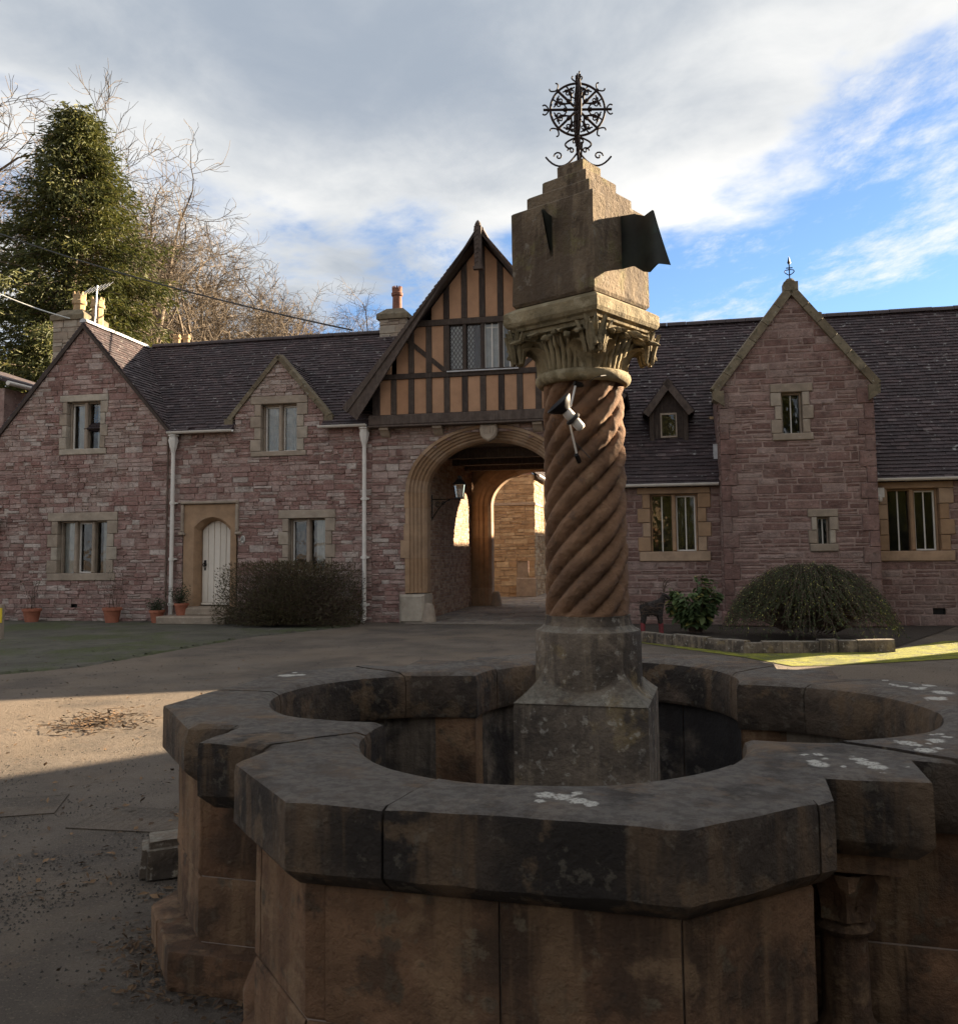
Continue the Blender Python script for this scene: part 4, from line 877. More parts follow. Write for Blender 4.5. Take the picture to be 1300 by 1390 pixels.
# hatch dormer on the roof slope
def onroof(px, py):
    o = MFi @ Vector((0, 0, CAMH)); d = MFi.to_3x3() @ ray(px, py); k = (RRZ - REV) / RRV
    t = (REV + k * (0 - 0) - o.z + k * o.y) / (d.z - k * d.y); p = o + d * t; return p
b = onroof(908, 598); hd_v = b.y - .02; hz0 = b.z - .1; hxc = b.x
mph = front(hd_v)
m = MB(); m.prism([(hxc - .34, hz0), (hxc + .34, hz0), (hxc + .34, hz0 + .80), (hxc, hz0 + 1.26), (hxc - .34, hz0 + .80)], mph, -1.1, 0, .01, .3); hat = m.build('hatch_dormer', timber, rng)
for q in ((-.40, -.30), (.30, .40)): m = MB(); m.prism([(hxc + q[0], hz0 - .05), (hxc + q[1], hz0 - .05), (hxc + q[1], hz0 + .74), (hxc + q[0], hz0 + .74)], mph, -.2, .04, .01, .7); m.build('post', timber, hat)
m = MB(); m.prism([(hxc - .42, hz0 - .14), (hxc + .42, hz0 - .14), (hxc + .42, hz0 + .05), (hxc - .42, hz0 + .05)], mph, -.2, .05, .01, .8); m.build('sill', bargem, hat)
m = MB(); m.prism([(hxc - .14, hz0 + .2), (hxc + .14, hz0 + .2), (hxc + .14, hz0 + .64), (hxc - .14, hz0 + .64)], mph, .002, .012); m.build('pane', gl, hat)
m = MB()
for q in ((-.17, -.14, .16, .68), (.14, .17, .16, .68), (-.14, .14, .16, .198), (-.14, .14, .642, .68)): m.prism([(hxc + q[0], hz0 + q[2]), (hxc + q[1], hz0 + q[2]), (hxc + q[1], hz0 + q[3]), (hxc + q[0], hz0 + q[3])], mph, .002, .025)
m.build('casement', ashgrey, hat)
for sx in (-1, 1):
    A = Vector((hxc, hd_v, hz0 + 1.38)); B = Vector((hxc + sx * .52, hd_v, hz0 + .68)); nn = Vector((sx * .68, 0, .52)).normalized()
    m = MB(); m.loft([[P + nn * a + Vector((0, y, 0)) for a, y in ((-.02, -.16), (.03, -.16), (.03, 1.2), (-.02, 1.2))] for P in (A, B)], True, True, .2); m.build('hatch_roof', tile, hat)
    m = MB(); m.loft([[P + nn * a + Vector((0, y, 0)) for a, y in ((-.14, -.19), (.0, -.19), (.0, -.162), (-.14, -.162))] for P in (A, B)], True, True, .9); m.build('bargeboard', bargem, hat)
# small flue and box by the bay
u0, zz = fac(968, 576, 1.2); m = MB(); m.tube([(u0 - .02, 1.2, zz - .14), (u0 - .02, 1.2, zz + .14)], .07, 10); m.tube([(u0 - .02, 1.2, zz + .1), (u0 - .02, 1.2, zz + .16)], .085, 10); m.build('flue', claypot, rng, smooth=.7)
u0, zz = fac(972, 620, .4); m = MB(); m.box((u0 - .06, .3, zz - .25), (u0 + .06, .42, zz + .25)); m.build('flashing', lead, rng)
m = MB(); m.lathe([(.035, 2.36), (.05, 2.39), (.05, 2.46), (.03, 2.5)], (BR + .12, -.09), 10); m.box((BR + .08, -.12, 2.44), (BR + .20, .0, 2.62)); m.build('alarm_box', white, rng)

# ------------------------------------------------------------------ other buildings round the court (they shade it)
def shed(name, label, poly_frame, u0, u1, v0, v1, ev, rz, hip0=0., hip1=0., mat=redr, along='v', cat='building'):
    t = thing(name, label, cat, ((u0 + u1) / 2, (v0 + v1) / 2, 0), poly_frame); um = (u0 + u1) / 2
    w = MB(); 
    for a, b in (((u0, v0), (u1, v0)), ((u1, v0), (u1, v1)), ((u1, v1), (u0, v1)), ((u0, v1), (u0, v0))): w.face([(*a, 0), (*b, 0), (*b, ev), (*a, ev)])
    if not hip0: w.face([(u0, v0, ev), (u1, v0, ev), (um, v0, rz)])
    if not hip1: w.face([(u0, v1, ev), (u1, v1, ev), (um, v1, rz)])
    w.build('wall', mat, t); r = MB(); o = .15
    A, B = (um, v0 + hip0, rz), (um, v1 - hip1, rz)
    r.face([(u0 - o, v0 - o, ev - .1), (u0 - o, v1 + o, ev - .1), B, A]); r.face([(u1 + o, v0 - o, ev - .1), (u1 + o, v1 + o, ev - .1), B, A])
    if hip0: r.face([(u0 - o, v0 - o, ev - .1), (u1 + o, v0 - o, ev - .1), A])
    if hip1: r.face([(u0 - o, v1 + o, ev - .1), (u1 + o, v1 + o, ev - .1), B])
    rf = r.build('roof', tile, t); ridge_caps(rf, (um, v0 + hip0, rz + .03), (um, v1 - hip1, rz + .03), .12, 1.5); return t
shed('east_stable', 'stone stable block with tiled roof across the court from the fountain', MW, 13.0, 18.0, -9, 16.1, 4.4, 7.05, 2.0, 0)
shed('rear_stable', 'stone stable block with tiled roof in the rear yard', MF, 8.5, 13.5, 9.5, 26, 3.8, 6.6, 0, 0)
# wing of the rear yard seen through the arch
wing = thing('rear_wing', 'sunlit stone wing with white downpipe and narrow window beyond the arch', 'building', (-2.2, 10.1, 0), MF)
WV = 10.15; WU = -.42; WH = 3.95
ww = masonry(wing, -2.6, WU, 0, WH, [(-1.0, -.62, 0, 1.15)], front(WV), (), tanrub, keep=30, h=(.10, .16), w=(.2, .45))
m = MB(); m.prism([(-1.02, 0), (WU + .06, 0), (WU + .06, .62), (-1.02, .62)], front(WV), -.02, .08, .03, .2); m.build('plinth', ashgrey, wing)
m = MB(); m.prism([(-1.0, .3), (-.64, .3), (-.64, 1.15), (-.82, 1.3), (-1.0, 1.15)], front(WV), -.1, .0, .0, .1); m.build('recess', ashgrey, wing)
hN = [(14.9, 15.9, 1.3, 2.9)]
masonry(wing, WV, 24, 0, WH, hN, lambda s, z, d: (WU + d, s, z), (), tanrub, keep=40, h=(.10, .16), w=(.2, .45))
mpN = lambda s, z, d: (WU + d, s, z)
window(wing, mpN, 14.9, 15.9, 1.3, 2.9, 2, [('jamb_stone', (14.75, 14.9, 1.3, 2.9)), ('jamb_stone', (15.9, 16.05, 1.3, 2.9)), ('lintel', (14.75, 16.05, 2.9, 3.1)), ('sill', (14.75, 16.05, 1.15, 1.3))], ashlar, depth=.12)
m = MB(); m.prism([(WV - .05, 2.95), (24, 2.95), (24, 3.04), (WV - .05, 3.04)], mpN, 0, .06, .01); m.prism([(-2.6, 2.95), (WU + .05, 2.95), (WU + .05, 3.04), (-2.6, 3.04)], front(WV), 0, .06, .01); m.build('string_course', ashgrey, wing)
m = MB(); v = 12.6; m.tube([(WU + .12, v, .1), (WU + .12, v, .7), (WU + .16, v - .5, .95), (WU + .12, v - .55, 1.1), (WU + .12, v - .55, 3.9)], .05, 8); m.build('downpipe', white, wing, smooth=.9)
gt_ = MB(); gt_.tube([(WU + .16, WV - .1, WH - .05), (WU + .16, 24, WH - .05)], .06, 8); gt_.build('gutter', white, wing, smooth=.9)
roofing(wing, (WU + .2, WV - .15, WH - .1), (0, 1, 0), (-2, 0, 2.0), [[(0, 0), (13, 0), (13, 3.2), (0, 3.2)]], keep=0, gauge=.2, tw=.3)
m = MB(); m.face([(-2.6, WV + .02, WH), (WU, WV + .02, WH), (-2.6, WV + .02, WH + 2.2)]); m.face([(-2.6, WV, 0), (-2.6, 24, 0), (-2.6, 24, WH + 2.2), (-2.6, WV, WH + 2.2)]); m.build('end_wall', red, wing)
# neighbour whose eaves just show at the picture's edge
lf = thing('lean_to', 'small stone lean-to with pale roof edge beside the cottage gable', 'outbuilding', (-13.6, 1.2, 0), MF)
u0, zz = fac(18, 521, 1.2)
m = MB(); m.box((u0 - 2.6, 1.2, 0), (u0 - .25, 4, zz - .1)); m.build('wall', red, lf)
m = MB(); m.loft([[(u0, 1.0, zz), (u0, 4.2, zz), (u0 - .02, 4.2, zz + .1), (u0 - .02, 1.0, zz + .1)], [(u0 - 2.7, 1.0, zz + .9), (u0 - 2.7, 4.2, zz + .9), (u0 - 2.7, 4.2, zz + 1.0), (u0 - 2.7, 1.0, zz + 1.0)]], True, True); m.build('roof', tile, lf)
m = MB(); m.tube([(u0 + .05, .95, zz - .02), (u0 + .05, 4.2, zz - .02)], .06, 8); m.build('gutter', white, lf, smooth=.8)

# ------------------------------------------------------------------ fountain basin (local frame: front of the basin is -t)
RIM = .90
fb = thing('fountain_basin', 'dark weathered stone fountain basin with four-lobed rim and lichen spots', 'fountain', (0, 0, 0), MB_)
def seg_hit(ang, P, Q):
    dx, dy = math.sin(ang), -math.cos(ang); ex, ey = Q[0] - P[0], Q[1] - P[1]; den = dx * ey - dy * ex
    if abs(den) < 1e-9: return None
    t = (P[0] * ey - P[1] * ex) / den; s = (P[0] * dy - P[1] * dx) / den
    return t if -1e-6 <= s <= 1 + 1e-6 and t > 0 else None
def ring(oct_):
    """eight-fold outline from the points of one half lobe, as (x, y), front first, counter-clockwise angle from the front axis"""
    out = []
    for q in range(4):
        c, s = [(1, 0), (0, 1), (-1, 0), (0, -1)][q]
        half = [(x, -y) for x, y in oct_]; full = half + [(y, -x) for x, y in reversed(oct_)]
        full = [p for i, p in enumerate(full) if i == 0 or (abs(p[0] - full[i - 1][0]) + abs(p[1] - full[i - 1][1])) > 1e-6]
        out += [(x * c - y * s, x * s + y * c) for x, y in full]
    return out
OUT = ring([(.478, 1.607), (.806, 1.289), (.81, 1.067), (1.067, 1.067)])
WALL = ring([(.455, 1.545), (.750, 1.26), (.750, .75)])
PLIN = ring([(.49, 1.63), (.84, 1.32), (.84, .84)])
def star(outline, ang):
    best = 0
    for i in range(len(outline)):
        t = seg_hit(ang, outline[i], outline[(i + 1) % len(outline)])
        if t and t > best: best = t
    return best
LD, LR = .687, .613
def inner(ang, grow=0.):
    best = 0
    for k in range(4):
        a = k * math.pi / 2; cx, cy = LD * math.sin(a), -LD * math.cos(a); dx, dy = math.sin(ang), -math.cos(ang)
        b = cx * dx + cy * dy; c = cx * cx + cy * cy - (LR + grow) ** 2; D = b * b - c
        if D > 0: best = max(best, b + math.sqrt(D))
    return best
def P(ang, r, z): return (math.sin(ang) * r, -math.cos(ang) * r, z)
def angles(outline, a0, a1, step=rad(1.6)):
    vs_ = []
    for x, y in outline:
        a = math.atan2(x, -y)
        for k in (-2 * math.pi, 0, 2 * math.pi):
            if a0 < a + k < a1: vs_.append(a + k)
    n = max(2, int((a1 - a0) / step)); A = sorted([a0 + (a1 - a0) * i / n for i in range(n + 1)] + vs_ + [v + 1e-4 for v in vs_ if v + 1e-4 < a1]); return A
nz = lambda x, y, z, s=1.: mnoise.noise((x * s, y * s, z * s))
cuts = []
for q in range(4):
    o = q * 90
    cuts += [o + c for c in ([-38.5, -8, 30] if q == 0 else [-30, 4, 36] if q == 3 else [-34, 2, 33])]
cuts = sorted(rad(c) for c in cuts); first = None
for i, a0 in enumerate(cuts):
    a1 = cuts[(i + 1) % len(cuts)] + (2 * math.pi if i == len(cuts) - 1 else 0); rows = []; dzs = uni(-.004, .004); tn = rnd()
    for a in angles(OUT, a0 + .0022, a1 - .0022):
        ro, ri = star(OUT, a), inner(a); e = min(1, (a - a0) / .02, (a1 - a) / .02); x, y = math.sin(a) * ro, -math.cos(a) * ro
        w = .008 + .012 * max(0, nz(x, y, 1, 7)) + .050 * max(0, nz(x, y, 4, 2.6) - .16) + .03 * max(0, nz(x, y, 14, 9) - .28) + (1 - e) * .008; w2 = .006 * nz(x, y, 9, 11)
        wi = .045 + .012 * nz(x, y, 3, 4)
        zt = RIM + dzs + .004 * nz(x, y, 2, 3)
        span = ro - ri
        pr = [(ri + .01, RIM - .215), (ri, RIM - .20), (ri + .004 * nz(x, y, 6, 8), RIM - .045), (ri + wi * .25, zt - .016), (ri + wi, zt - .002)]
        pr += [(ri + wi + (span - wi - w) * k / 4, zt + .003 * nz(x + k, y, 5, 6)) for k in (1, 2, 3)]
        pr += [(ro - w - .006, zt), (ro - w * .3, zt - w * .45), (ro + w2 * .3, zt - w * 1.3 - .008), (ro + .004 * nz(x, y, 7, 5), RIM - .10), (ro, RIM - .165 - .006 * nz(x, y, 8, 9)), (ro - .012, RIM - .178), (ro - .055, RIM - .212), (ro - .07, RIM - .215)]
        rows.append([P(a, r, z) for r, z in pr])
    m = MB(); m.loft(rows, True, True, tn)
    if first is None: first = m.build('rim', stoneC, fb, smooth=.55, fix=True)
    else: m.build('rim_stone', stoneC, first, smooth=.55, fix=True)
def course(outline, z0, z1, cuts_, name, mat, parent, depth=.18, jit=.004):
    fst = parent
    for i, a0 in enumerate(cuts_):
        a1 = cuts_[(i + 1) % len(cuts_)] + (2 * math.pi if i == len(cuts_) - 1 else 0); rows = []; d = uni(-jit, jit); tn = rnd()
        for a in angles(outline, a0 + .0016, a1 - .0016, rad(3)):
            r = star(outline, a) + d; x, y = math.sin(a) * r, -math.cos(a) * r; e = .006
            rows.append([P(a, q, z) for q, z in [(r - depth, z0), (r - e, z0 + .002)] + [(r + .004 * nz(x, y, z_ * 3, 5), z_) for z_ in [z0 + .010 + (z1 - z0 - .020) * k / 4 for k in range(5)]] + [(r - e, z1 - .002), (r - depth, z1)]])
        m = MB(); m.loft(rows, True, True, tn)
        if fst is parent and name == 'wall': fst = m.build('wall', mat, parent, smooth=.5, fix=True)
        else: m.build('wall_block' if name == 'wall' else name, mat, fst, smooth=.5, fix=True)
    return fst
c1 = sorted(rad(q * 90 + c) for q in range(4) for c in (-45, -29, -14.5, 1.5, 16.4, 31))
c2 = sorted(rad(q * 90 + c) for q in range(4) for c in (-36, -16.4, -7, 9, 24, 45))
bw = course(WALL, .36, RIM - .214, c1, 'wall', stoneF, fb)
course(WALL, .135, .358, c2, 'wall_block', stoneF, bw)
course(PLIN, 0, .133, [rad(q * 90 + c) for q in range(4) for c in (-45, -20, 0, 22)], 'plinth_block', stoneF, bw, depth=.25, jit=.008)
# bedding joint below the rim
m = MB(); rows = [[P(a, star(WALL, a) - .012, z) for z in (.1, RIM - .2)] for a in angles(WALL, 0, 2 * math.pi, rad(3))]; m.loft(rows); m.build('mortar_core', mortar, bw)
# lining and floor
lin = None
for k in range(4):
    a0 = k * math.pi / 2 - math.pi / 4
    for j in range(3):
        A = [a0 + math.pi / 2 * (j + i / 14) / 3 for i in range(15)]; A[0] += .0016; A[-1] -= .0016
        m = MB(); m.loft([[P(a, inner(a, -.0) + .055 + .005 * nz(math.sin(a), math.cos(a), z, 6) + (.0 if i_ else .0), z) for i_, z in enumerate((.02, .2, .4, .55, .69))] for a in A], False, False, rnd())
        if lin is None: lin = m.build('lining', stoneI, fb, smooth=.6)
        else: m.build('lining_stone', stoneI, lin, smooth=.6)
m = MB(); m.face([P(a, inner(a) + .05, .05) for a in [2 * math.pi * i / 120 for i in range(120)]]); m.build('basin_floor', stoneI, fb)
# colonnettes in the re-entrant corners; the front left one is broken away
for k, (sx, sy) in enumerate(((1, -1), (1, 1), (-1, 1))):
    cx, cy = sx * .86, sy * .86; m = MB()
    m.lathe([(.115, 0), (.115, .1), (.10, .13), (.075, .15), (.085, .18), (.07, .2), (.065, .22), (.062, .43), (.075, .437), (.085, .452), (.075, .468), (.062, .475), (.062, .52), (.072, .59), (.10, .635)], (cx, cy), 18); cl = m.build('colonnette', stoneF, fb, smooth=.7)
    m = MB(); m.box((cx - .15, cy - .15, .636), (cx + .15, cy + .15, .684)); m.build('colonnette_abacus', stoneF, cl)
    for j in range(8):
        a = j * math.pi / 4; rows = []
        for i in range(9):
            t = i / 8; r = .076 + .095 * t ** 2.0 - (.02 * max(0, t - .8) / .2); z = .48 + .145 * math.sin(min(t, .86) / .86 * math.pi / 2) - .04 * max(0, t - .86) / .14; w = .036 * math.sin(math.pi * (.12 + .82 * (1 - t) ** .8 if t > .1 else .5)) + .006
            rows.append([(cx + math.cos(a) * (r + .012 * math.cos(s * math.pi)) - math.sin(a) * w * s, cy + math.sin(a) * (r + .012 * math.cos(s * math.pi)) + math.cos(a) * w * s, z) for s in (-1, -.5, 0, .5, 1)])
        q = MB(); q.loft(rows); q.build('carved_leaf', stoneF, cl, smooth=1.2)
m = MB(); m.lathe([(.11, .0), (.12, .1), (.08, .17), (.05, .22), (.001, .23)], (-.88, -.88), 12)
m.v = [(p[0] + .022 * nz(*p, 17), p[1] + .022 * nz(p[1], p[2], p[0], 17), p[2] + .014 * nz(p[2], p[0], p[1], 15)) for p in m.v]; m.build('broken_base', stoneF, fb, smooth=.6)
m = MB(); m.lathe([(.17, RIM - .216), (.15, .64), (.10, .60), (.05, .585), (0.001, .58)], (-.86, -.86), 14)
m.v = [(p[0] + .022 * nz(*p, 17), p[1] + .022 * nz(p[1], p[2], p[0], 17), p[2] + .014 * nz(p[2], p[0], p[1], 15)) for p in m.v]; tag(m.build('broken_corbel', stoneF, fb, smooth=.6), 'rough stump where the corner colonnette has broken away')
# white lichen rosettes on the rim
lpx = [(740, 1080), (762, 1083), (785, 1088), (800, 1091), (1105, 1032), (1112, 1036), (1165, 1030), (1180, 1036), (1192, 1041), (1230, 1010), (1243, 1013), (1256, 1020), (1225, 932), (1245, 935), (1262, 931), (1280, 940), (1270, 948), (1240, 926), (390, 917), (408, 916), (1285, 1003), (1270, 1008)]
random.seed(5); LC = []
for x, y in lpx:
    c = MBi @ ground_at(x, y, RIM); LC.append((c, uni(.016, .030) * (1.4 if y < 960 else 1)))
    for k in range(2): LC.append((c + Vector((random.gauss(0, .03), random.gauss(0, .03), 0)), uni(.007, .015)))
t = stoneC.node_tree; b = t.nodes['Principled BSDF']; src = b.inputs['Base Color'].links[0].from_socket; obj = nd(t, 'ShaderNodeTexCoord').outputs['Object']
wob_ = nd(t, 'ShaderNodeTexNoise'); wob_.inputs['Scale'].default_value = 55; wob_.inputs['Detail'].default_value = 4; t.links.new(obj, wob_.inputs['Vector'])
wsub = nd(t, 'ShaderNodeVectorMath', operation='SUBTRACT'); t.links.new(wob_.outputs['Color'], wsub.inputs[0]); wsub.inputs[1].default_value = (.5, .5, .5)
wsc = nd(t, 'ShaderNodeVectorMath', operation='SCALE'); t.links.new(wsub.outputs[0], wsc.inputs[0]); wsc.inputs['Scale'].default_value = .03
wadd = nd(t, 'ShaderNodeVectorMath', operation='ADD'); t.links.new(obj, wadd.inputs[0]); t.links.new(wsc.outputs[0], wadd.inputs[1]); acc = None
for c, r_ in LC:
    dn = nd(t, 'ShaderNodeVectorMath', operation='DISTANCE'); t.links.new(wadd.outputs[0], dn.inputs[0]); dn.inputs[1].default_value = c
    q = nd(t, 'ShaderNodeMath', operation='DIVIDE'); t.links.new(dn.outputs['Value'], q.inputs[0]); q.inputs[1].default_value = r_
    if acc is None: acc = q.outputs[0]
    else: mn = nd(t, 'ShaderNodeMath', operation='MINIMUM'); t.links.new(acc, mn.inputs[0]); t.links.new(q.outputs[0], mn.inputs[1]); acc = mn.outputs[0]
msk = tsm(t, acc, 1.3, .72); spk = tsm(t, tnoise(t, obj, 110, 5, .75), .36, .52); mm = nd(t, 'ShaderNodeMath', operation='MULTIPLY'); t.links.new(msk, mm.inputs[0]); t.links.new(spk, mm.inputs[1])
t.links.new(tmix(t, mm.outputs[0], src, (.47, .45, .405)), b.inputs['Base Color'])
# loose stone against the foot of the basin
c = G(205, 1192); m = MB(); m.box((-.13, -.12, -.02), (.18, .17, .155)); ls = single(m, 'loose_stone_block', plinthS, 'rough loose stone block lying beside the fountain wall', 'stone', (0, 0, 0), Matrix.Translation(c + Vector((.06, .1, 0))) @ Matrix.Rotation(rad(22), 4, 'Z'))
bm = bmesh.new(); bm.from_mesh(ls.data); bmesh.ops.bevel(bm, geom=bm.edges[:], offset=.03, segments=2, affect='EDGES'); bmesh.ops.subdivide_edges(bm, edges=bm.edges[:], cuts=2)
for v in bm.verts: v.co += Vector((nz(*v.co, 4), nz(v.co.y, v.co.z, v.co.x, 4), nz(v.co.z, v.co.x, v.co.y, 4))) * .03
bm.to_mesh(ls.data); bm.free(); ls.data.polygons.foreach_set('use_smooth', [True] * len(ls.data.polygons)); ls.data.set_sharp_from_angle(angle=.7)

# ------------------------------------------------------------------ the sundial column
MC_ = Matrix.Translation((.030, .0, 0)) @ MB_
colm = thing('sundial_column', 'tall twisted sandstone column carrying a stepped stone sundial block and iron cross', 'sundial', (0, 0, 0), MC_)
PH = .255                                              # half width of the square plinth
sq = lambda h, z, n=6: [(x * h, y * h, z) for x, y in ([(-1 + 2 * i / n, -1) for i in range(n)] + [(1, -1 + 2 * i / n) for i in range(n)] + [(1 - 2 * i / n, 1) for i in range(n)] + [(-1, 1 - 2 * i / n) for i in range(n)])]
def sqcirc(h, r, f, z):                                # square (f=0) blending to circle (f=1)
    out = []
    for x, y, _ in sq(1, 0, 10):
        a = math.atan2(y, x); out.append(((x * h) * (1 - f) + r * math.cos(a) * f, (y * h) * (1 - f) + r * math.sin(a) * f, z))
    return out
RD = .212
m = MB(); m.loft([sqcirc(PH, 0, 0, .03), sqcirc(PH, 0, 0, .4), sqcirc(PH, 0, 0, .90), sqcirc(PH - .006, 0, 0, .915)], True, True)
pl = m.build('plinth', plinthS, colm, smooth=.5)
def spur(z, f):                                        # broach: the square melts into the drum, corners climbing highest
    out = []
    for x, y, _ in sq(1, 0, 10):
        a = math.atan2(y, x); rs = PH * math.hypot(x, y); cr = (math.hypot(x, y) - 1) / .414
        r = RD + (rs - RD) * (1 - f) ** 1.6 if rs > RD else RD; out.append((math.cos(a) * r, math.sin(a) * r, .915 + (z - .915) * (.35 + .65 * cr)))
    return out
m = MB(); m.loft([spur(.915, 0)] + [spur(.915 + .135 * t, t) for t in (.15, .3, .45, .6, .75, .9, 1)], True, False); m.build('broach_stop', plinthS, pl, smooth=.6)
m = MB(); m.lathe([(RD, .9), (RD + .002, 1.0), (RD + .001, 1.165), (RD - .004, 1.178), (RD - .02, 1.185), (RD - .035, 1.20), (RD - .042, 1.225), (RD - .04, 1.238)], (0, 0), 48); m.build('drum', plinthS, colm, smooth=.5)
# twisted shaft of eight rolls
m = MB(); NR, TW = 9, 2 * math.pi / .88; ZS0, ZS1 = 1.236, 2.19; rows = []; NA = 9 * 16
for i in range(121):
    t = i / 120; z = ZS0 + (ZS1 - ZS0) * t; r_ = []
    base = .170 - .004 * t; endf = min(1, t / .03 + .35, (1 - t) / .02 + .5)
    for j in range(NA):
        a = 2 * math.pi * j / NA; x = ((a - TW * (z - ZS0)) * NR / (2 * math.pi)) % 1 * 2 - 1
        rr = base - .046 * endf * (1 - math.sqrt(max(0, 1 - x * x * .98))) + .004 * nz(math.cos(a) * 3, math.sin(a) * 3, z * 5, 2.2) + .0022 * nz(math.cos(a) * 9, math.sin(a) * 9, z * 40, 1.) - .008 * max(0, nz(math.cos(a) * 2, math.sin(a) * 2, z * 2, 3) - .3)
        r_.append((math.cos(a) * rr, math.sin(a) * rr, z))
    rows.append(r_)
m.loft(rows, True, True); m.build('twisted_shaft', shaftm, colm, smooth=3.1)
ZA = 2.195
m = MB(); rows = [[((.172 + .026 * math.cos(p)) * math.cos(a), (.172 + .026 * math.cos(p)) * math.sin(a), ZA + .002 + .026 * math.sin(p)) for p in [2 * math.pi * k / 12 for k in range(12)]] for a in [2 * math.pi * k / 48 for k in range(48)]]
m.loft(rows, True, False, loop=True); m.build('astragal', capm, colm, smooth=3.1)
# capital: everything from here up is turned to face the sun
TD = rad(-26.); RDm = Matrix.Rotation(TD, 4, 'Z'); turn = lambda p: tuple(RDm @ Vector(p))
def T(mb): mb.v = [turn(p) for p in mb.v]; return mb
ZC0, ZC1 = 2.215, 2.398
m = MB(); rows = []
for k in range(9):
    t = k / 8; f = 1 - t ** 2.5; rows.append(sqcirc(.185, .15 + .04 * t ** 2, f, ZC0 + (ZC1 - ZC0) * t))
m.loft(rows, True, True); T(m); cap = m.build('capital', capm, colm, smooth=.8)
def leaf(ang, r0, reach, z0, z1, w, curl, ribs, twist=0., name='carved_leaf', bulge=.02):
    rows = []; ux, uy = math.cos(ang), math.sin(ang); N = 16; M = 8
    for i in range(N + 1):
        t = i / N; up_ = min(t / .72, 1.); r = r0 + reach * up_ ** 2.4; z = z0 + (z1 - z0) * math.sin(up_ * math.pi / 2) ** .9
        if t > .72:
            c = (t - .72) / .28 * curl; rad_ = .040; r += rad_ * math.sin(c) ; z -= rad_ * (1 - math.cos(c))
        ww = w * (.55 + .6 * math.sin(math.pi * min(1, t * .9 + .05)) ** .8) * (1 - .55 * max(0, t - .7) / .3); row = []
        for j in range(M + 1):
            s = -1 + 2 * j / M; rib = .007 * math.cos(s * math.pi * ribs) ; cup = bulge * (1 - s * s) - .012 * abs(s) ** 3
            rr = r + cup + rib; ss = ww * s + twist * t * .05
            row.append((ux * rr - uy * ss, uy * rr + ux * ss, z + .008 * abs(s) * math.cos(6 * t)))
        rows.append(row)
    q = MB(); q.loft(rows); back = [[(p[0] - ux * .014, p[1] - uy * .014, p[2] - .004) for p in r_] for r_ in rows]; q.loft(back)
    q.loft([[a for a in r_] for r_ in (rows[-1], back[-1])]); q.loft([[r_[0] for r_ in rows], [r_[0] for r_ in back]]); q.loft([[r_[-1] for r_ in rows], [r_[-1] for r_ in back]])
    T(q); return q.build(name, capm, cap, smooth=1.0)
for k in range(4):
    a = math.pi / 4 + k * math.pi / 2
    leaf(a, .150, .085, ZC0, ZC1 - .075, .085, 1.5, 3.5, bulge=.035)
    for sg in (-1, 1):
        leaf(a + sg * .34, .152, .075, ZC0, ZC1 - .030, .042, .9, 2, sg * .9, bulge=.014); leaf(a + sg * .16, .160, .105, ZC0 + .02, ZC1 - .045, .036, 1.0, 1.5, sg * .4, bulge=.014)
    for j in range(9):                                   # tulip-like bud under the abacus corner
        b_ = a + (j - 4) * .52; rad0 = .016 + .022 * (j % 2); cx, cy = math.cos(a) * .258, math.sin(a) * .258; rows = []
        for i in range(9):
            t = i / 8; r = rad0 + .034 * t ** 1.3; z = ZC1 - .135 + (.145 - .02 * (j % 2)) * t; ww = .019 * math.sin(math.pi * (.12 + .84 * t)) + .001
            rows.append([(cx + math.cos(b_) * (r + q_) - math.sin(b_) * ww * s_, cy + math.sin(b_) * (r + q_) + math.cos(b_) * ww * s_, z) for s_, q_ in ((-1, -.006), (-.4, .004), (0, .001), (.4, .004), (1, -.006), (.4, -.012), (-.4, -.012))])
        q = MB(); q.loft(rows, True, True); T(q); q.build('carved_bud', capm, cap, smooth=.9)
    b = k * math.pi / 2
    for d_, zt, wd_ in ((-.36, .045, .034), (-.22, .02, .026), (-.08, .035, .030), (.08, .022, .026), (.22, .04, .030), (.36, .03, .034)): leaf(b + d_, .150, .040 + uni(0, .025), ZC0, ZC1 - zt, wd_, 1.3, 1.5, d_ * 3, bulge=.012)
    for d_ in (-.44, -.29, -.15, .0, .15, .29, .44):
        q = MB(); c = b + d_; q.tube([(math.cos(c + .05 * t) * (.162 + .055 * t * t), math.sin(c + .05 * t) * (.162 + .055 * t * t), ZC0 + uni(.12, .16) * t) for t in [i / 7 for i in range(8)]], [.009, .011, .012, .012, .011, .010, .009, .003], 6); T(q); q.build('carved_stem', capm, cap, smooth=1.2)
# abacus
m = MB(); h1 = .233
m.loft([sqcirc(h1 - .035, 0, 0, ZC1 - .02), sqcirc(h1 - .035, 0, 0, ZC1 - .002), sqcirc(h1 - .024, 0, 0, ZC1), sqcirc(h1 - .02, 0, 0, ZC1 + .012), sqcirc(h1 - .008, 0, 0, ZC1 + .02), sqcirc(h1, 0, 0, ZC1 + .035), sqcirc(h1, 0, 0, ZC1 + .075), sqcirc(h1 - .008, 0, 0, ZC1 + .083), sqcirc(.19, 0, 0, ZC1 + .104)], True, True); T(m); m.build('abacus', capm, colm, smooth=.4)
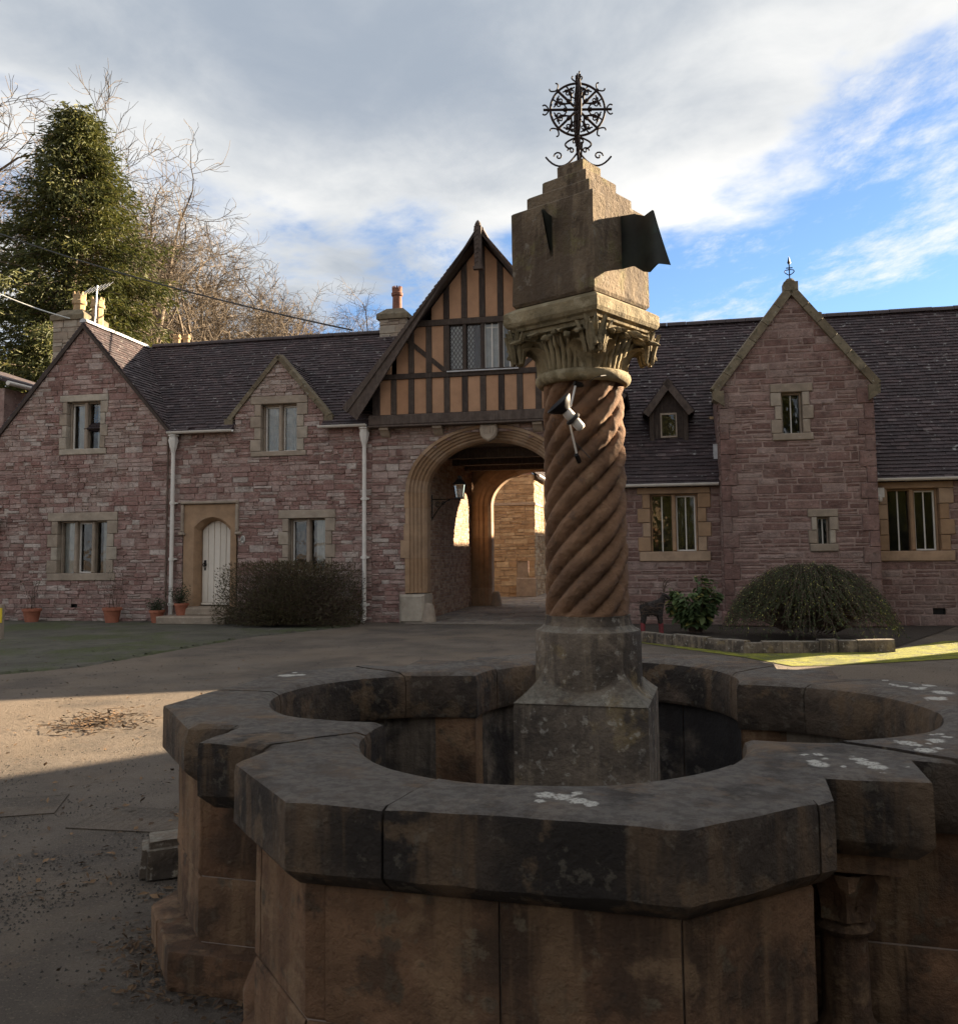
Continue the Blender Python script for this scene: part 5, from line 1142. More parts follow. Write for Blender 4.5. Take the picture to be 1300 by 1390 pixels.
# dial block with a stepped pyramid top
ZD = ZC1 + .105; hs = [(.204, 2.908), (.157, 2.978), (.111, 3.048), (.066, 3.118)]; z0 = ZD
blk = None
for h_, zt in hs:
    m = MB(); e = .006; rows = []
    for zz, hh in [(z0, h_ - (.008 if blk is None else 0)), (z0 + .012, h_), (z0 + (zt - z0) * .3, h_), (z0 + (zt - z0) * .6, h_), (zt - e, h_), (zt, h_ - e)]: rows.append([(p[0] + .003 * nz(*p, 9), p[1] + .003 * nz(p[1], p[0], p[2], 9), p[2]) for p in sqcirc(hh, 0, 0, zz)])
    m.loft(rows, True, True); T(m); o = m.build('dial_block' if blk is None else 'dial_step', dialm, colm if blk is None else blk, smooth=.5); blk = blk or o; z0 = zt - .0005
# gnomons: one on each dial face in view; the sheet bows like a small flag
def gnomon(face_ang, poly, bow, name='gnomon'):
    ux, uy = math.cos(face_ang), math.sin(face_ang); q = MB(); N = 24; top = [p for p in poly[0]]; bot = [p for p in poly[1]]
    def lerp(L, t):
        t *= len(L) - 1; i = min(int(t), len(L) - 2); f = t - i; f = f * f * (3 - 2 * f) * .6 + f * .4; return L[i][0] + (L[i + 1][0] - L[i][0]) * f, L[i][1] + (L[i + 1][1] - L[i][1]) * f
    for side in (-.004, .004):
        rows = []
        for i in range(N + 1):
            t = i / N; (n0, za), (n1, zb) = lerp(top, t), lerp(bot, t); row = []
            for j in range(9):
                s = j / 8; n_ = n0 + (n1 - n0) * s; zz = za + (zb - za) * s; lat = bow * math.sin(n_ * 30) * (n_ / .2) + side
                row.append((ux * (.203 + n_) - uy * lat, uy * (.203 + n_) + ux * lat, zz))
            rows.append(row)
        q.loft(rows)
    T(q); return q.build(name, bronze, blk, smooth=1.2, fix=False)
gnomon(0, ([(0, 2.850), (.06, 2.845), (.11, 2.822), (.155, 2.832)], [(0, 2.632), (.05, 2.634), (.095, 2.600), (.13, 2.588), (.17, 2.612), (.215, 2.600)]), .016)
gnomon(-math.pi / 2, ([(0, 2.845), (.03, 2.85), (.062, 2.862)], [(0, 2.67), (.008, 2.70), (.022, 2.735)]), .004)
for (a, txt, s_, z_) in ((-math.pi / 2, 'IIII', -.04, 2.79), (-math.pi / 2, 'V', .115, 2.80), (-math.pi / 2, 'VI', .118, 2.745), (-math.pi / 2, 'VII', .120, 2.69), (-math.pi / 2, 'III', -.125, 2.72)):
    ux, uy = math.cos(a), math.sin(a)
    M = RDm @ Matrix(((-uy, 0, ux, ux * .2045 - uy * s_), (ux, 0, uy, uy * .2045 + ux * s_), (0, 1, 0, z_), (0, 0, 0, 1)))
    text_mesh(txt, .05, 'numeral', dialm, blk, M, .0012)
# iron wheel cross: two crossed wheels
def wheel(rot, tilt):
    q = MB(); ZW = 3.372; R0 = .116
    X = lambda x, z: turn((x * math.cos(rot), x * math.sin(rot), ZW + z))
    def tb(pts, r, n=6): q.tube([X(*p) for p in pts], r, n)
    tb([(R0 * math.cos(t), R0 * math.sin(t)) for t in [2 * math.pi * k / 48 for k in range(49)]], .0052)
    tb([(0, -.25), (0, R0 + .035)], .0075); tb([(-R0 - .03, 0), (R0 + .03, 0)], .0055)
    for k in range(8):
        a = k * math.pi / 4; c, s = math.cos(a), math.sin(a); rotp = lambda r_, w_: (c * r_ - s * w_, s * r_ + c * w_)
        if k % 2: tb([rotp(.02, 0), rotp(R0 + .01, 0)], .0055)
        for sg in (-1, 1):
            tb([rotp(R0 + .005 + .028 * t, sg * .022 * math.sin(t * 2.2)) for t in [i / 6 for i in range(7)]], .0034, 5)       # outer crocket
            tb([rotp(.045 + .055 * t, sg * (.004 + .032 * math.sin(t * 2.9) ** 1)) for t in [i / 9 for i in range(10)]], .0034, 5)
            tb([rotp(.082 + .016 * (1 - i / 14) * math.cos(i * .62), sg * (.022 + .015 * (1 - i / 14) * math.sin(i * .62))) for i in range(13)], .003, 5)
            if k % 2: tb([rotp(.038 + .07 * t, sg * .04 * math.sin(t * 1.7)) for t in [i / 8 for i in range(9)]], .0034, 5)
        q.lathe([(.0, -.0)] and [(.002, 0), (.002, .001)], (0, 0), 3)
        p0 = rotp(.052, 0); tb([rotp(.045, 0), rotp(.06, 0)], .009, 6)
    for sg in (-1, 1):
        tb([(sg * (.005 + .05 * math.sin(t * 2.6)), -R0 - .005 - .055 * t) for t in [i / 9 for i in range(10)]], .0042, 5)
        tb([(sg * (.03 + .016 * (1 - i / 13) * math.cos(i * .6)), -R0 - .065 + .016 * (1 - i / 13) * math.sin(i * .6)) for i in range(12)], .0036, 5)
        tb([(sg * (.004 + .135 * t), -.238 + .05 * (t - .5) ** 2 * 4 - .02 * t) for t in [i / 10 for i in range(11)]], .0042, 5)
        tb([(sg * (.085 + .02 * (1 - i / 14) * math.cos(i * .6)), -.205 + .02 * (1 - i / 14) * math.sin(i * .6)) for i in range(13)], .0036, 5)
    return q
q = wheel(rad(41), 0); fi = q.build('iron_cross', rust, colm, smooth=1.2); q = wheel(rad(131), 0); q.build('iron_wheel', rust, fi, smooth=1.2)
# horn-shaped fitting strapped to the shaft
hf = thing('horn_fitting', 'black dished fitting with white barrel held to the twisted shaft by thin rods', 'fitting', (0, -.17, 1.98), MB_)
def at_b(px, py, Y): return MBi @ at_depth(px, py, Y)
YB = 3.40; c0 = at_b(766, 556, YB - .05); c1 = at_b(783, 574, YB - .0); ax = (c1 - c0).normalized(); ax = (Vector((ax.x, .25, ax.z))).normalized()
def horn(mb, prof, n=24):
    x = ax.cross(Vector((0, 0, 1))).normalized(); y = ax.cross(x); mb.loft([[c0 + ax * t + (x * math.cos(2 * math.pi * k / n) + y * math.sin(2 * math.pi * k / n)) * r for k in range(n)] for r, t in prof], True, True); return mb
horn(MB(), [(.001, -.004), (.03, -.02), (.052, -.035), (.056, -.036), (.056, -.032), (.040, -.012), (.026, .0), (.022, .006)]).build('dish', black, hf, smooth=.9)
horn(MB(), [(.018, .005), (.020, .015), (.020, .04), (.018, .042)]).build('barrel', white, hf, smooth=.9)
horn(MB(), [(.028, .0425), (.030, .046), (.030, .053), (.026, .056)]).build('collar', black, hf, smooth=.9)
horn(MB(), [(.018, .057), (.019, .062), (.019, .092), (.014, .1), (.004, .102)]).build('rear_barrel', white, hf, smooth=.9)
m = MB(); m.tube([at_b(781, 522, 3.46), at_b(774, 553, 3.42)], .0045, 6); m.tube([at_b(773, 575, 3.40), at_b(783, 618, 3.45)], .0045, 6); m.build('rod', white, hf, smooth=.9)
m = MB(); m.tube([at_b(779, 520, 3.455), at_b(790, 523, 3.47), at_b(795, 524, 3.5)], .010, 6); m.build('clip', black, hf, smooth=.9)
m = MB(); m.tube([at_b(782, 617, 3.44), at_b(786, 627, 3.47)], .010, 6); m.build('clip', black, hf, smooth=.9)
m = MB(); m.tube([at_b(780, 600, 3.44), at_b(801, 622, 3.45)], .0018, 4); m.tube([at_b(800, 518, 3.44), at_b(806, 513, 3.42), at_b(815, 510, 3.42), at_b(824, 509, 3.45)], .0018, 4); m.build('wire', cablem, hf)

# ------------------------------------------------------------------ planting
def rvec(): 
    while True:
        v = Vector((uni(-1, 1), uni(-1, 1), uni(-1, 1)))
        if .05 < v.length < 1: return v.normalized()
def add_leaf(mb, p, d, n, L, W, tn):
    d = d.normalized(); x = d.cross(n)
    if x.length < 1e-3: x = d.cross(Vector((.3, .5, .8)))
    x.normalize(); nn = x.cross(d)
    mb.face([p, p + d * L * .45 + x * W * .5 + nn * L * .06, p + d * L, p + d * L * .45 - x * W * .5 + nn * L * .06], tn)
def shoot(mb, p, d, L, r, bend=.2, n=3, tn=.5, steps=3):
    pts = [Vector(p)]; d = Vector(d).normalized()
    for k in range(steps): d = (d + rvec() * bend).normalized(); pts.append(pts[-1] + d * L / steps)
    mb.tube(pts, [r * (1 - .8 * k / steps) for k in range(steps + 1)], n, tn, False); return pts, d
# rounded hedge against the wing
hg = thing('hedge', 'clipped dark twiggy hedge bush under the cottage window', 'hedge', (-4.75, -.75, 0), MF)
hx0 = fac(303, 820, -.9)[0]; hx1 = fac(481, 820, -.9)[0]; hh_ = fac(390, 766, -.9)[1]; hc = Vector(((hx0 + hx1) / 2, -.80, 0)); hr = Vector(((hx1 - hx0) / 2, .68, hh_))
def superell(d, r, e=7.5):
    k = (abs(d.x / r.x) ** e + abs(d.y / r.y) ** e + abs(d.z / r.z) ** e) ** (-1 / e); return d * k
lf_ = MB(); st_ = MB()
for i in range(900):
    d = rvec(); d.z = abs(d.z); b = hc + Vector((uni(-.75, .75) * hr.x, uni(-.5, .5) * hr.y, uni(0, .3))); e = hc + superell(d, hr) * uni(.9, 1.06)
    e += Vector((nz(*(e * 2)), nz(e.y * 2, e.z * 2, e.x * 2), nz(e.z * 2, e.x, e.y))) * .07
    mid = b.lerp(e, .55) + rvec() * .08; st_.tube([b, mid, e], [.007, .005, .002], 3, .5, False)
for i in range(21000):
    d = rvec(); d.z = abs(d.z) * 1.1; p = hc + superell(d, hr) * (1 - .5 * rnd() ** 2.2) * uni(.94, 1.05); p.z = max(.06, p.z); p += Vector((nz(*(p * 1.7)), nz(p.y * 1.7, p.z * 1.7, p.x), nz(p.z * 1.7, p.x, p.y))) * .05
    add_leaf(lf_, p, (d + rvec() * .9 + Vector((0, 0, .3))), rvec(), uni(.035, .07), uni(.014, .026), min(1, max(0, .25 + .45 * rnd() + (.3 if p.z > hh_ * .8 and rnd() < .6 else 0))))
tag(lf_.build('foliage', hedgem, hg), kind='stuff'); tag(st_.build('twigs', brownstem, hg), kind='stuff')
# dome shrub speckled with pale yellow buds
def dome(name, label, cpx, x0, x1, ytop, Yd, mat, nst, nl, arch_, cat='shrub', stemmat=brownstem, lw=(.03, .055, .008, .014)):
    c = at_depth(cpx, 880, Yd); c.z = .05; R_ = (x1 - x0) / 2 / FPX * Yd; Ht = at_depth(cpx, ytop, Yd).z; t = thing(name, label, cat, c, MW); L_ = MB(); S_ = MB()
    for i in range(nst):
        a = uni(0, 2 * math.pi); f = rnd() ** .6; zt = Ht * math.sqrt(max(0, 1 - (f * .97) ** 2.4)) * uni(.86, 1.05); r0 = R_ * f * .93
        top = c + Vector((math.cos(a) * r0, math.sin(a) * r0, zt)); pts = [c + (top - c) * Vector((.35, 0, 0)).x, c + (top - c) * .75 + Vector((0, 0, Ht * .08)), top]; d = Vector((math.cos(a) * .8, math.sin(a) * .8, .25)); L0 = uni(.18, .4) * (Ht / 1.1)
        for k in range(5): d = (d + Vector((0, 0, -.45)) + rvec() * .15).normalized(); q = pts[-1] + d * L0 / 4; q.z = max(.03, q.z); pts.append(q)
        n_ = len(pts); S_.tube(pts, [.006 * (1 - .85 * k / (n_ - 1)) for k in range(n_)], 3, .5, False)
        for j in range(nl):
            s = uni(.9, n_ - 1.01); k = int(s); p = pts[k].lerp(pts[k + 1], s - k) + rvec() * .02; dd = (pts[k + 1] - pts[k]).normalized() * 1.1 + rvec(); add_leaf(L_, p, dd, rvec(), uni(lw[0], lw[1]), uni(lw[2], lw[3]), rnd() * .88 if rnd() > .06 else .97)
    tag(L_.build('foliage', mat, t), kind='stuff'); tag(S_.build('stems', stemmat, t), kind='stuff'); return t
dome('dome_shrub', 'broad domed evergreen shrub speckled with pale yellow buds in the kerbed bed', 1100, 1000, 1200, 772, 14.3, domem, 1500, 20, .55)
c = at_depth(945, 880, 15.6); c.z = .05
hy = thing('leafy_shrub', 'leafy green shrub with large drooping leaves beside the gabled bay', 'shrub', c, MW); L_ = MB(); S_ = MB(); HH = at_depth(945, 780, 15.6).z
for i in range(46):
    a = uni(0, 6.283); f = math.sqrt(rnd()); tip = c + Vector((math.cos(a) * .52 * f, math.sin(a) * .42 * f, HH * (1 - .45 * f * f) * uni(.75, 1.02))); b0 = c + Vector((math.cos(a) * .1, math.sin(a) * .1, 0)); S_.tube([b0, b0.lerp(tip, .5) + Vector((0, 0, .06)), tip], [.009, .007, .004], 4, .5, False)
    for k in range(26):
        t_ = uni(.25, 1.02); p = b0.lerp(tip, t_) + rvec() * .04; d = Vector((math.cos(a + uni(-2, 2)), math.sin(a + uni(-2, 2)), uni(-.7, .35))); L0 = uni(.09, .17); n_ = Vector((uni(-.3, .3), uni(-.3, .3), 1)); x = d.cross(n_).normalized(); d.normalize(); w_ = L0 * .36; dr = Vector((0, 0, -.03)); tn = rnd() * .75 if rnd() > .08 else 1
        L_.face([p, p + d * L0 * .3 + x * w_ * .8 - dr * .2, p + d * L0 * .65 + x * w_ * .8 + dr * .2, p + d * L0 + dr, p + d * L0 * .6, p + d * L0 * .3 + dr * .1], tn); L_.face([p, p + d * L0 * .3 + dr * .1, p + d * L0 * .6, p + d * L0 + dr, p + d * L0 * .65 - x * w_ * .8 + dr * .2, p + d * L0 * .3 - x * w_ * .8 - dr * .2], tn)
tag(L_.build('foliage', hydram, hy), kind='stuff'); tag(S_.build('stems', brownstem, hy), kind='stuff')
YD = 14.75; cd = at_depth(887, 855, YD); cd.z = .012
deer = thing('reindeer_figure', 'dark wicker reindeer figure with antlers and red legs beside the leafy shrub', 'figure', cd, MW)
def deer_body():
    J = {'rump': (-.15, .50, .085), 'mid': (-.02, .50, .10), 'chest': (.10, .52, .095), 'neck': (.155, .64, .055), 'poll': (.185, .74, .045), 'muzzle': (.29, .66, .028), 'tail': (-.235, .55, .02)}
    vs_ = []; rd = []; ix = {}
    for k, (x, z, r) in J.items(): ix[k] = len(vs_); vs_.append((x, 0, z)); rd.append(r)
    es = [(ix[a], ix[b]) for a, b in (('rump', 'mid'), ('mid', 'chest'), ('chest', 'neck'), ('neck', 'poll'), ('poll', 'muzzle'), ('rump', 'tail'))]
    for x, root, kn in ((-.15, 'rump', -.03), (.10, 'chest', .02)):
        for y in (-.065, .065):
            a = len(vs_); vs_.extend([(x, y, .40), (x + kn, y, .23)]); rd.extend([.045, .026]); es.extend([(ix[root], a), (a, a + 1)])
    me = bpy.data.meshes.new('body'); me.from_pydata(vs_, es, []); o = bpy.data.objects.new('body', me); col.objects.link(o); o.modifiers.new('skin', 'SKIN')
    for i_, r in enumerate(rd): me.skin_vertices[0].data[i_].radius = (r, r)
    me.skin_vertices[0].data[ix['mid']].use_root = True
    sb_ = o.modifiers.new('sub', 'SUBSURF'); sb_.levels = 2; sb_.render_levels = 2
    dg = bpy.context.evaluated_depsgraph_get(); m2 = bpy.data.meshes.new_from_object(o.evaluated_get(dg)); bpy.data.objects.remove(o); m2.name = 'body'; return m2
wick = surf('wicker', [(0, (.022, .018, .017)), (1, (.07, .056, .048))], .9, (40, .4), [(45, .48, .56, (.012, .010, .010), .8)], (60, 1., .03), tint=False)
bm_ = deer_body(); bm_.materials.append(wick); bo = bpy.data.objects.new('body', bm_); col.objects.link(bo); bo.parent = deer; BASE[bo] = BASE[deer]
m = MB()
for k in range(150):                                    # stray withies of the wicker
    a = uni(0, 6.283); x = uni(-.2, .14); p = cd + Vector((x, math.cos(a) * .098, .50 + math.sin(a) * .098)); m.tube([p, p + Vector((uni(-.07, .07), math.cos(a + 1) * .03, math.sin(a + 1) * .04)), p + Vector((uni(-.1, .1), math.cos(a + 1.2) * .04, math.sin(a + 1.2) * .05))], .004, 3, .5, False)
tag(m.build('withies', brownstem, deer), kind='stuff')
for sy in (-1, 1):
    q = MB(); o0 = cd + Vector((.185, sy * .03, .775)); q.tube([o0, o0 + Vector((.0, sy * .05, .09)), o0 + Vector((.03, sy * .08, .17)), o0 + Vector((.09, sy * .08, .22))], [.010, .009, .008, .004], 5)
    for t_, dx, dz_ in ((.09, .07, .04), (.15, .08, .02), (.18, -.04, .06)): q.tube([o0 + Vector((.01, sy * .06, t_)), o0 + Vector((.01 + dx, sy * .07, t_ + dz_))], [.007, .003], 5)
    q.build('antler', brownstem, deer, smooth=1.)
    q = MB(); o0 = cd + Vector((.165, sy * .04, .75)); add_leaf(q, o0, Vector((-.4, sy, .3)), Vector((0, 0, 1)), .08, .035, .5); q.build('ear', wick, deer)
for x, kn in ((-.15, -.03), (.10, .02)):
    for y in (-.065, .065): q = MB(); q.tube([cd + Vector((x + kn, y, .27)), cd + Vector((x + kn + .005, y, .12)), cd + Vector((x + kn, y, .0))], [.030, .026, .034], 9); q.build('leg', redstem, deer, smooth=1.)
# kerb of the planting bed
ka, kb, kc = G(868, 872), G(1010, 888), G(1216, 886)
pts_ = [ka.lerp(kb, i / 6) for i in range(6)] + [kb.lerp(kc, i / 8) for i in range(9)]
kerb = thing('bed_kerb', 'dark mossy kerb of stone blocks edging the planting bed', 'kerb', ka, MW)
for i, (p, q) in enumerate(zip(pts_, pts_[1:])):
    d = (q - p).normalized(); n_ = Vector((-d.y, d.x, 0)); z = .17 + uni(-.02, .02); m = MB(); j = uni(-.02, .02); w_ = .14
    def kp(s, zz, dd, p=p, q=q, n_=n_, j=j): return p.lerp(q, s) + n_ * (dd + j) + Vector((0, 0, zz))
    m.loft([[kp(s, zz, dd) for zz, dd in ((0, 0), (z - .025, 0), (z - .006, .01), (z, .03), (z, w_ - .02), (z - .02, w_), (0, w_))] for s in (.008, .03, .97, .992)], True, True, rnd()); m.build('kerb_stone', plinthS, kerb, smooth=.5)
# flower pots along the cottage wall
def flower_pot(px, pyb, v, h, r, label, kind, z0=0.):
    u, _ = fac(px, pyb, v); t = thing('flower_pot', label, 'flower pot', (u, v, z0), MF, 'flower pots by the cottage')
    m = MB(); m.lathe([(r * .68, z0), (r * .92, z0 + h * .8), (r * .93, z0 + h * .81), (r * 1.04, z0 + h * .82), (r * 1.06, z0 + h), (r * .95, z0 + h), (r * .9, z0 + h * .86), (0.001, z0 + h * .85)], (u, v), 24); m.build('pot', terra, t, smooth=.6)
    S_ = MB(); L_ = MB(); c = Vector((u, v, z0 + h * .85))
    if kind == 'tall':
        for i in range(9):
            pts, d = shoot(S_, c + Vector((uni(-.08, .08), uni(-.05, .05), 0)), Vector((uni(-.25, .25), uni(-.1, .1), 1)), uni(.5, .95), .006, .2, 4, .5, 5)
            for p in pts[2:]:
                p2, d2 = shoot(S_, p, d + rvec() * .9, uni(.12, .3), .003, .3)
                for k in range(4): add_leaf(L_, p2[-1] + rvec() * .04, rvec(), rvec(), .03, .015, rnd())
    else:
        for i in range(26):
            pts, d = shoot(S_, c + Vector((uni(-.1, .1), uni(-.08, .08), 0)), Vector((uni(-.7, .7), uni(-.5, .3), 1)), uni(.18, .42) * (1.25 if kind == 'bushy' else .7), .004, .25)
            for p in pts[1:]:
                for k in range(10): add_leaf(L_, p + rvec() * .06, rvec(), rvec(), uni(.03, .055), uni(.014, .024), rnd())
    S_.build('stems', brownstem, t); tag(t.children[-1], kind='stuff'); tag(L_.build('foliage', potleaf, t), kind='stuff')
flower_pot(43, 838, -.45, .30, .20, 'wide dusky terracotta pot with bare climber stems below the large cottage window', 'tall')
flower_pot(152, 840, -.45, .33, .20, 'terracotta pot with tall thin twigs between the air brick and the door', 'tall')
flower_pot(213, 840, -.45, .28, .16, 'low terracotta pot with sparse growth at the foot of the door step', 'low')
flower_pot(246, 829, -.42, .26, .15, 'orange terracotta pot with bushy plant standing on the door step', 'bushy', .168)
# hydrant marker post at the picture's edge
c = G(-2, 868); u0 = c
hp_ = thing('hydrant_marker', 'short stone post with yellow hydrant plate lettered H', 'sign', c, MW)
m = MB(); m.box((c.x - .12, c.y - .06, 0), (c.x + .06, c.y + .06, .62)); m.build('post', ashgrey, hp_)
m = MB(); m.box((c.x - .14, c.y - .085, .30), (c.x + .085, c.y - .062, .56)); m.build('plate', yellow, hp_)
text_mesh('H', .24, 'letter', black, hp_, Matrix.Translation((c.x - .03, c.y - .088, .43)) @ VERT)

# ------------------------------------------------------------------ trees
def bare_tree_mesh(seed, H, spread, trunk, levels=6, lean=(0, 0)):
    random.seed(seed); wood = MB(); tw_ = MB(); cnt = [0]
    def grow(p, d, L, r, lv):
        n = 4 if lv < 3 else 3; pts = [p]; rs = [r]; dd = d.copy()
        for k in range(n):
            dd = (dd + rvec() * (.10 + .07 * lv) + Vector((0, 0, .05 if lv < 4 else -.02))).normalized(); pts.append(pts[-1] + dd * L / n); rs.append(r * (1 - .38 * (k + 1) / n))
        (wood if lv < 3 else tw_).tube(pts, rs, 7 if lv < 2 else 4 if lv < 3 else 3, .5, False)
        if lv >= levels: return
        kids = 3 if lv < 2 else 4 if lv < levels - 1 else 6
        for k in range(kids):
            s = 1 if k == 0 else uni(.35, .95); i = min(int(s * n), n - 1); q = pts[i].lerp(pts[i + 1], s * n - i) if s < 1 else pts[-1]
            ang = uni(.2, .45) if k == 0 else uni(.5, 1.0) * spread; ax_ = dd.cross(rvec()).normalized(); nd_ = Matrix.Rotation(ang, 3, ax_) @ dd
            if lv < 3: nd_.z = nd_.z * .8 + .12
            grow(q, nd_.normalized(), L * uni(.58, .80), max(.008, rs[i] * (.72 if k == 0 else uni(.4, .58))), lv + 1)
    grow(Vector((0, 0, -.5)), Vector((lean[0], lean[1], 1)).normalized(), H * .27, trunk, 0)
    return wood.mesh('trunk', None, 1.2), tw_.mesh('crown', None, None)
protos = [bare_tree_mesh(11, 20, .85, .42), bare_tree_mesh(23, 16, 1.15, .36), bare_tree_mesh(37, 15, 1.25, .30), bare_tree_mesh(53, 13, 1.0, .24)]
random.seed(99)
for a, b in protos: a.materials.append(bark); b.materials.append(twigm)
def top_of(me): return max(v.co.z for v in me.vertices)
def bare_tree(px, Y, pytop, k, rz, label, group=None, zb=None):
    p = at_depth(px, 700, Y); tz = at_depth(px, pytop, Y).z; gz_ = max(0, min(8, (Y - 32) * .22)) if zb is None else zb; sc = (tz - gz_) / top_of(protos[k][1])
    t = thing('bare_tree', label, 'tree', (p.x, p.y, gz_), MW, group); t.rotation_euler = (0, 0, rz); t.scale = (sc, sc, sc)
    for nm, me in zip(('trunk', 'crown'), protos[k]): o = bpy.data.objects.new(nm, me); col.objects.link(o); o.parent = t; BASE[o] = BASE[t]
    return t
bare_tree(75, 44, 165, 0, .4, 'tallest bare winter tree spreading fine twigs above the evergreen')
bare_tree(190, 47, 195, 2, 5.1, 'wide bare tree reaching its boughs out past the sunny side of the evergreen')
bare_tree(-40, 48, 150, 1, 2.1, 'bare winter tree half hidden behind the dark side of the evergreen')
bare_tree(285, 50, 275, 2, 1.0, 'gnarled bare oak-like tree standing behind the cottage ridge')
bare_tree(395, 58, 395, 3, 3.0, 'small bare tree between the oak-like tree and the gatehouse chimney')
bare_tree(482, 66, 386, 2, 4.2, 'pale round-headed bare tree beside the gatehouse chimney', zb=7.5)
for i, (px, Y, yt, k, lab) in enumerate(((215, 62, 330, 3, 'bare brown tree right against the sunny edge of the evergreen'), (250, 70, 350, 1, 'bare brown tree rising straight above the two small clay pots'), (180, 60, 300, 1, 'bare tree with its lower half lost behind the evergreen edge'), (330, 68, 345, 3, 'slender bare tree above the apex of the wall dormer'), (360, 74, 375, 1, 'low wide bare tree between wall dormer and gatehouse chimney'), (300, 80, 365, 3, 'small far bare tree showing through the twigs of the oak-like tree'), (425, 84, 420, 3, 'lowest bare tree peeping over the ridge near the cable end'), (120, 66, 260, 1, 'bare tree whose top twigs show just above the evergreen tip'))):
    bare_tree(px, Y, yt, k, i * 1.3, lab, 'bare trees of the thicket', zb=7)
# evergreen
ev = thing('evergreen_tree', 'tall dense dark-green evergreen rising behind the cottage gable', 'tree', at_depth(92, 700, 36).xy.to_3d() + Vector((0, 0, .5)), MW)
eb = BASE[ev]; etop = at_depth(85, 150, 36).z; trunk = MB(); crown = MB(); limbs = MB()
trunk.tube([eb + Vector((.1 * math.sin(k), .1 * math.cos(k * 1.7), (etop - eb.z) * k / 8)) for k in range(9)], [.45 * (1 - k / 9.5) for k in range(9)], 9)
def ew(t): return 5.9 * (1 - t) ** .66 * (1 - .35 * max(0, .25 - t) / .25) + .25
for i in range(640):
    t = (i + rnd()) / 640 * .97 + .02; t = t ** 1.05; a = i * 2.399 + uni(-.4, .4); z = eb.z + (etop - eb.z) * t; R_ = ew(t) * uni(.62, 1.10) * (1 + .2 * math.sin(a * 2 + t * 11)); d = Vector((math.cos(a), math.sin(a), uni(-.05, .35)))
    p0 = eb + Vector((0, 0, z - eb.z)); L0 = R_; pts = [p0 + d * L0 * s + Vector((0, 0, -.22 * L0 * s * s)) for s in (.05, .35, .65, 1)]; limbs.tube(pts, [.05, .035, .022, .006], 4, .5, False)
    nclump = 3 + int(L0 * 1.15)
    for j in range(nclump):
        s = uni(.38, 1.02); c = p0 + d * L0 * s + Vector((0, 0, -.22 * L0 * s * s)) + rvec() * .22; out = Vector((math.cos(a), math.sin(a), 0)); br = rnd() * .35
        for k in range(26):
            q = c + Vector((random.gauss(0, .26), random.gauss(0, .26), random.gauss(0, .15))); add_leaf(crown, q, out * .8 + rvec() * .7 + Vector((0, 0, -.45)), rvec(), uni(.18, .40), uni(.045, .085), min(1, br + rnd() * .65))
trunk.build('trunk', bark, ev, smooth=1.); tag(limbs.build('limbs', bark, ev), kind='stuff'); tag(crown.build('crown', everg, ev), kind='stuff')
for i, (x, y, sc) in enumerate(((-3, -15, .6), (3, -17, .66), (8.5, -14.5, .58), (14, -16, .68), (20, -14, .62), (26, -12, .66), (11, -21, .75))):   # belt of evergreens across the court, seen only in the window panes
    t = thing('evergreen_tree', 'dark evergreen in the belt of trees facing the gatehouse across the fountain', 'tree', (x, y, 0), MW, 'evergreens across the court'); t.scale = (sc, sc, sc); t.rotation_euler = (0, 0, i * 1.1)
    for ch_ in ev.children: o = ch_.copy(); col.objects.link(o); o.parent = t; BASE[o] = BASE[t]
# sunlit ivy at the far left
c = at_depth(2, 600, 24.5); iv = thing('ivy_bush', 'sunlit yellow-green ivy bush beside the lean-to roof', 'bush', (c.x, c.y, 0), MW); L_ = MB(); S_ = MB(); S_.tube([(c.x, c.y, 0), (c.x + .1, c.y, 2), (c.x, c.y, 3.4)], [.08, .06, .02], 6)
for i in range(2600):
    p = Vector((c.x - .25, c.y, 2.4)) + Vector((random.gauss(0, .32), random.gauss(0, .4), random.gauss(0, .9)))
    add_leaf(L_, p, rvec(), rvec(), uni(.08, .14), uni(.06, .1), rnd())
tag(L_.build('foliage', ivym, iv), kind='stuff'); S_.build('stem', bark, iv)

# ------------------------------------------------------------------ overhead cables
def cable(a, b, sag, r, mat, label):
    m = MB(); m.tube([a.lerp(b, t) - Vector((0, 0, sag * 4 * t * (1 - t))) for t in [i / 30 for i in range(31)]], r, 5); single(m, 'overhead_cable', mat, label, 'cable', a, MW)
b_ = MF @ Vector((fac(478, 452, 2.3)[0], 2.3, fac(478, 448, 2.3)[1]))
cable(at_depth(-120, 270, 30), b_, .35, .022, cablem, 'dark overhead cable sagging from the evergreen down to the ridge')
b_ = MF @ Vector((fac(104, 433, 1.5)[0], 1.25, fac(104, 433, 1.5)[1] - .05))
cable(at_depth(-130, 328, 20), b_, .2, .016, palecable, 'pale overhead cable running to the cottage chimney stack')

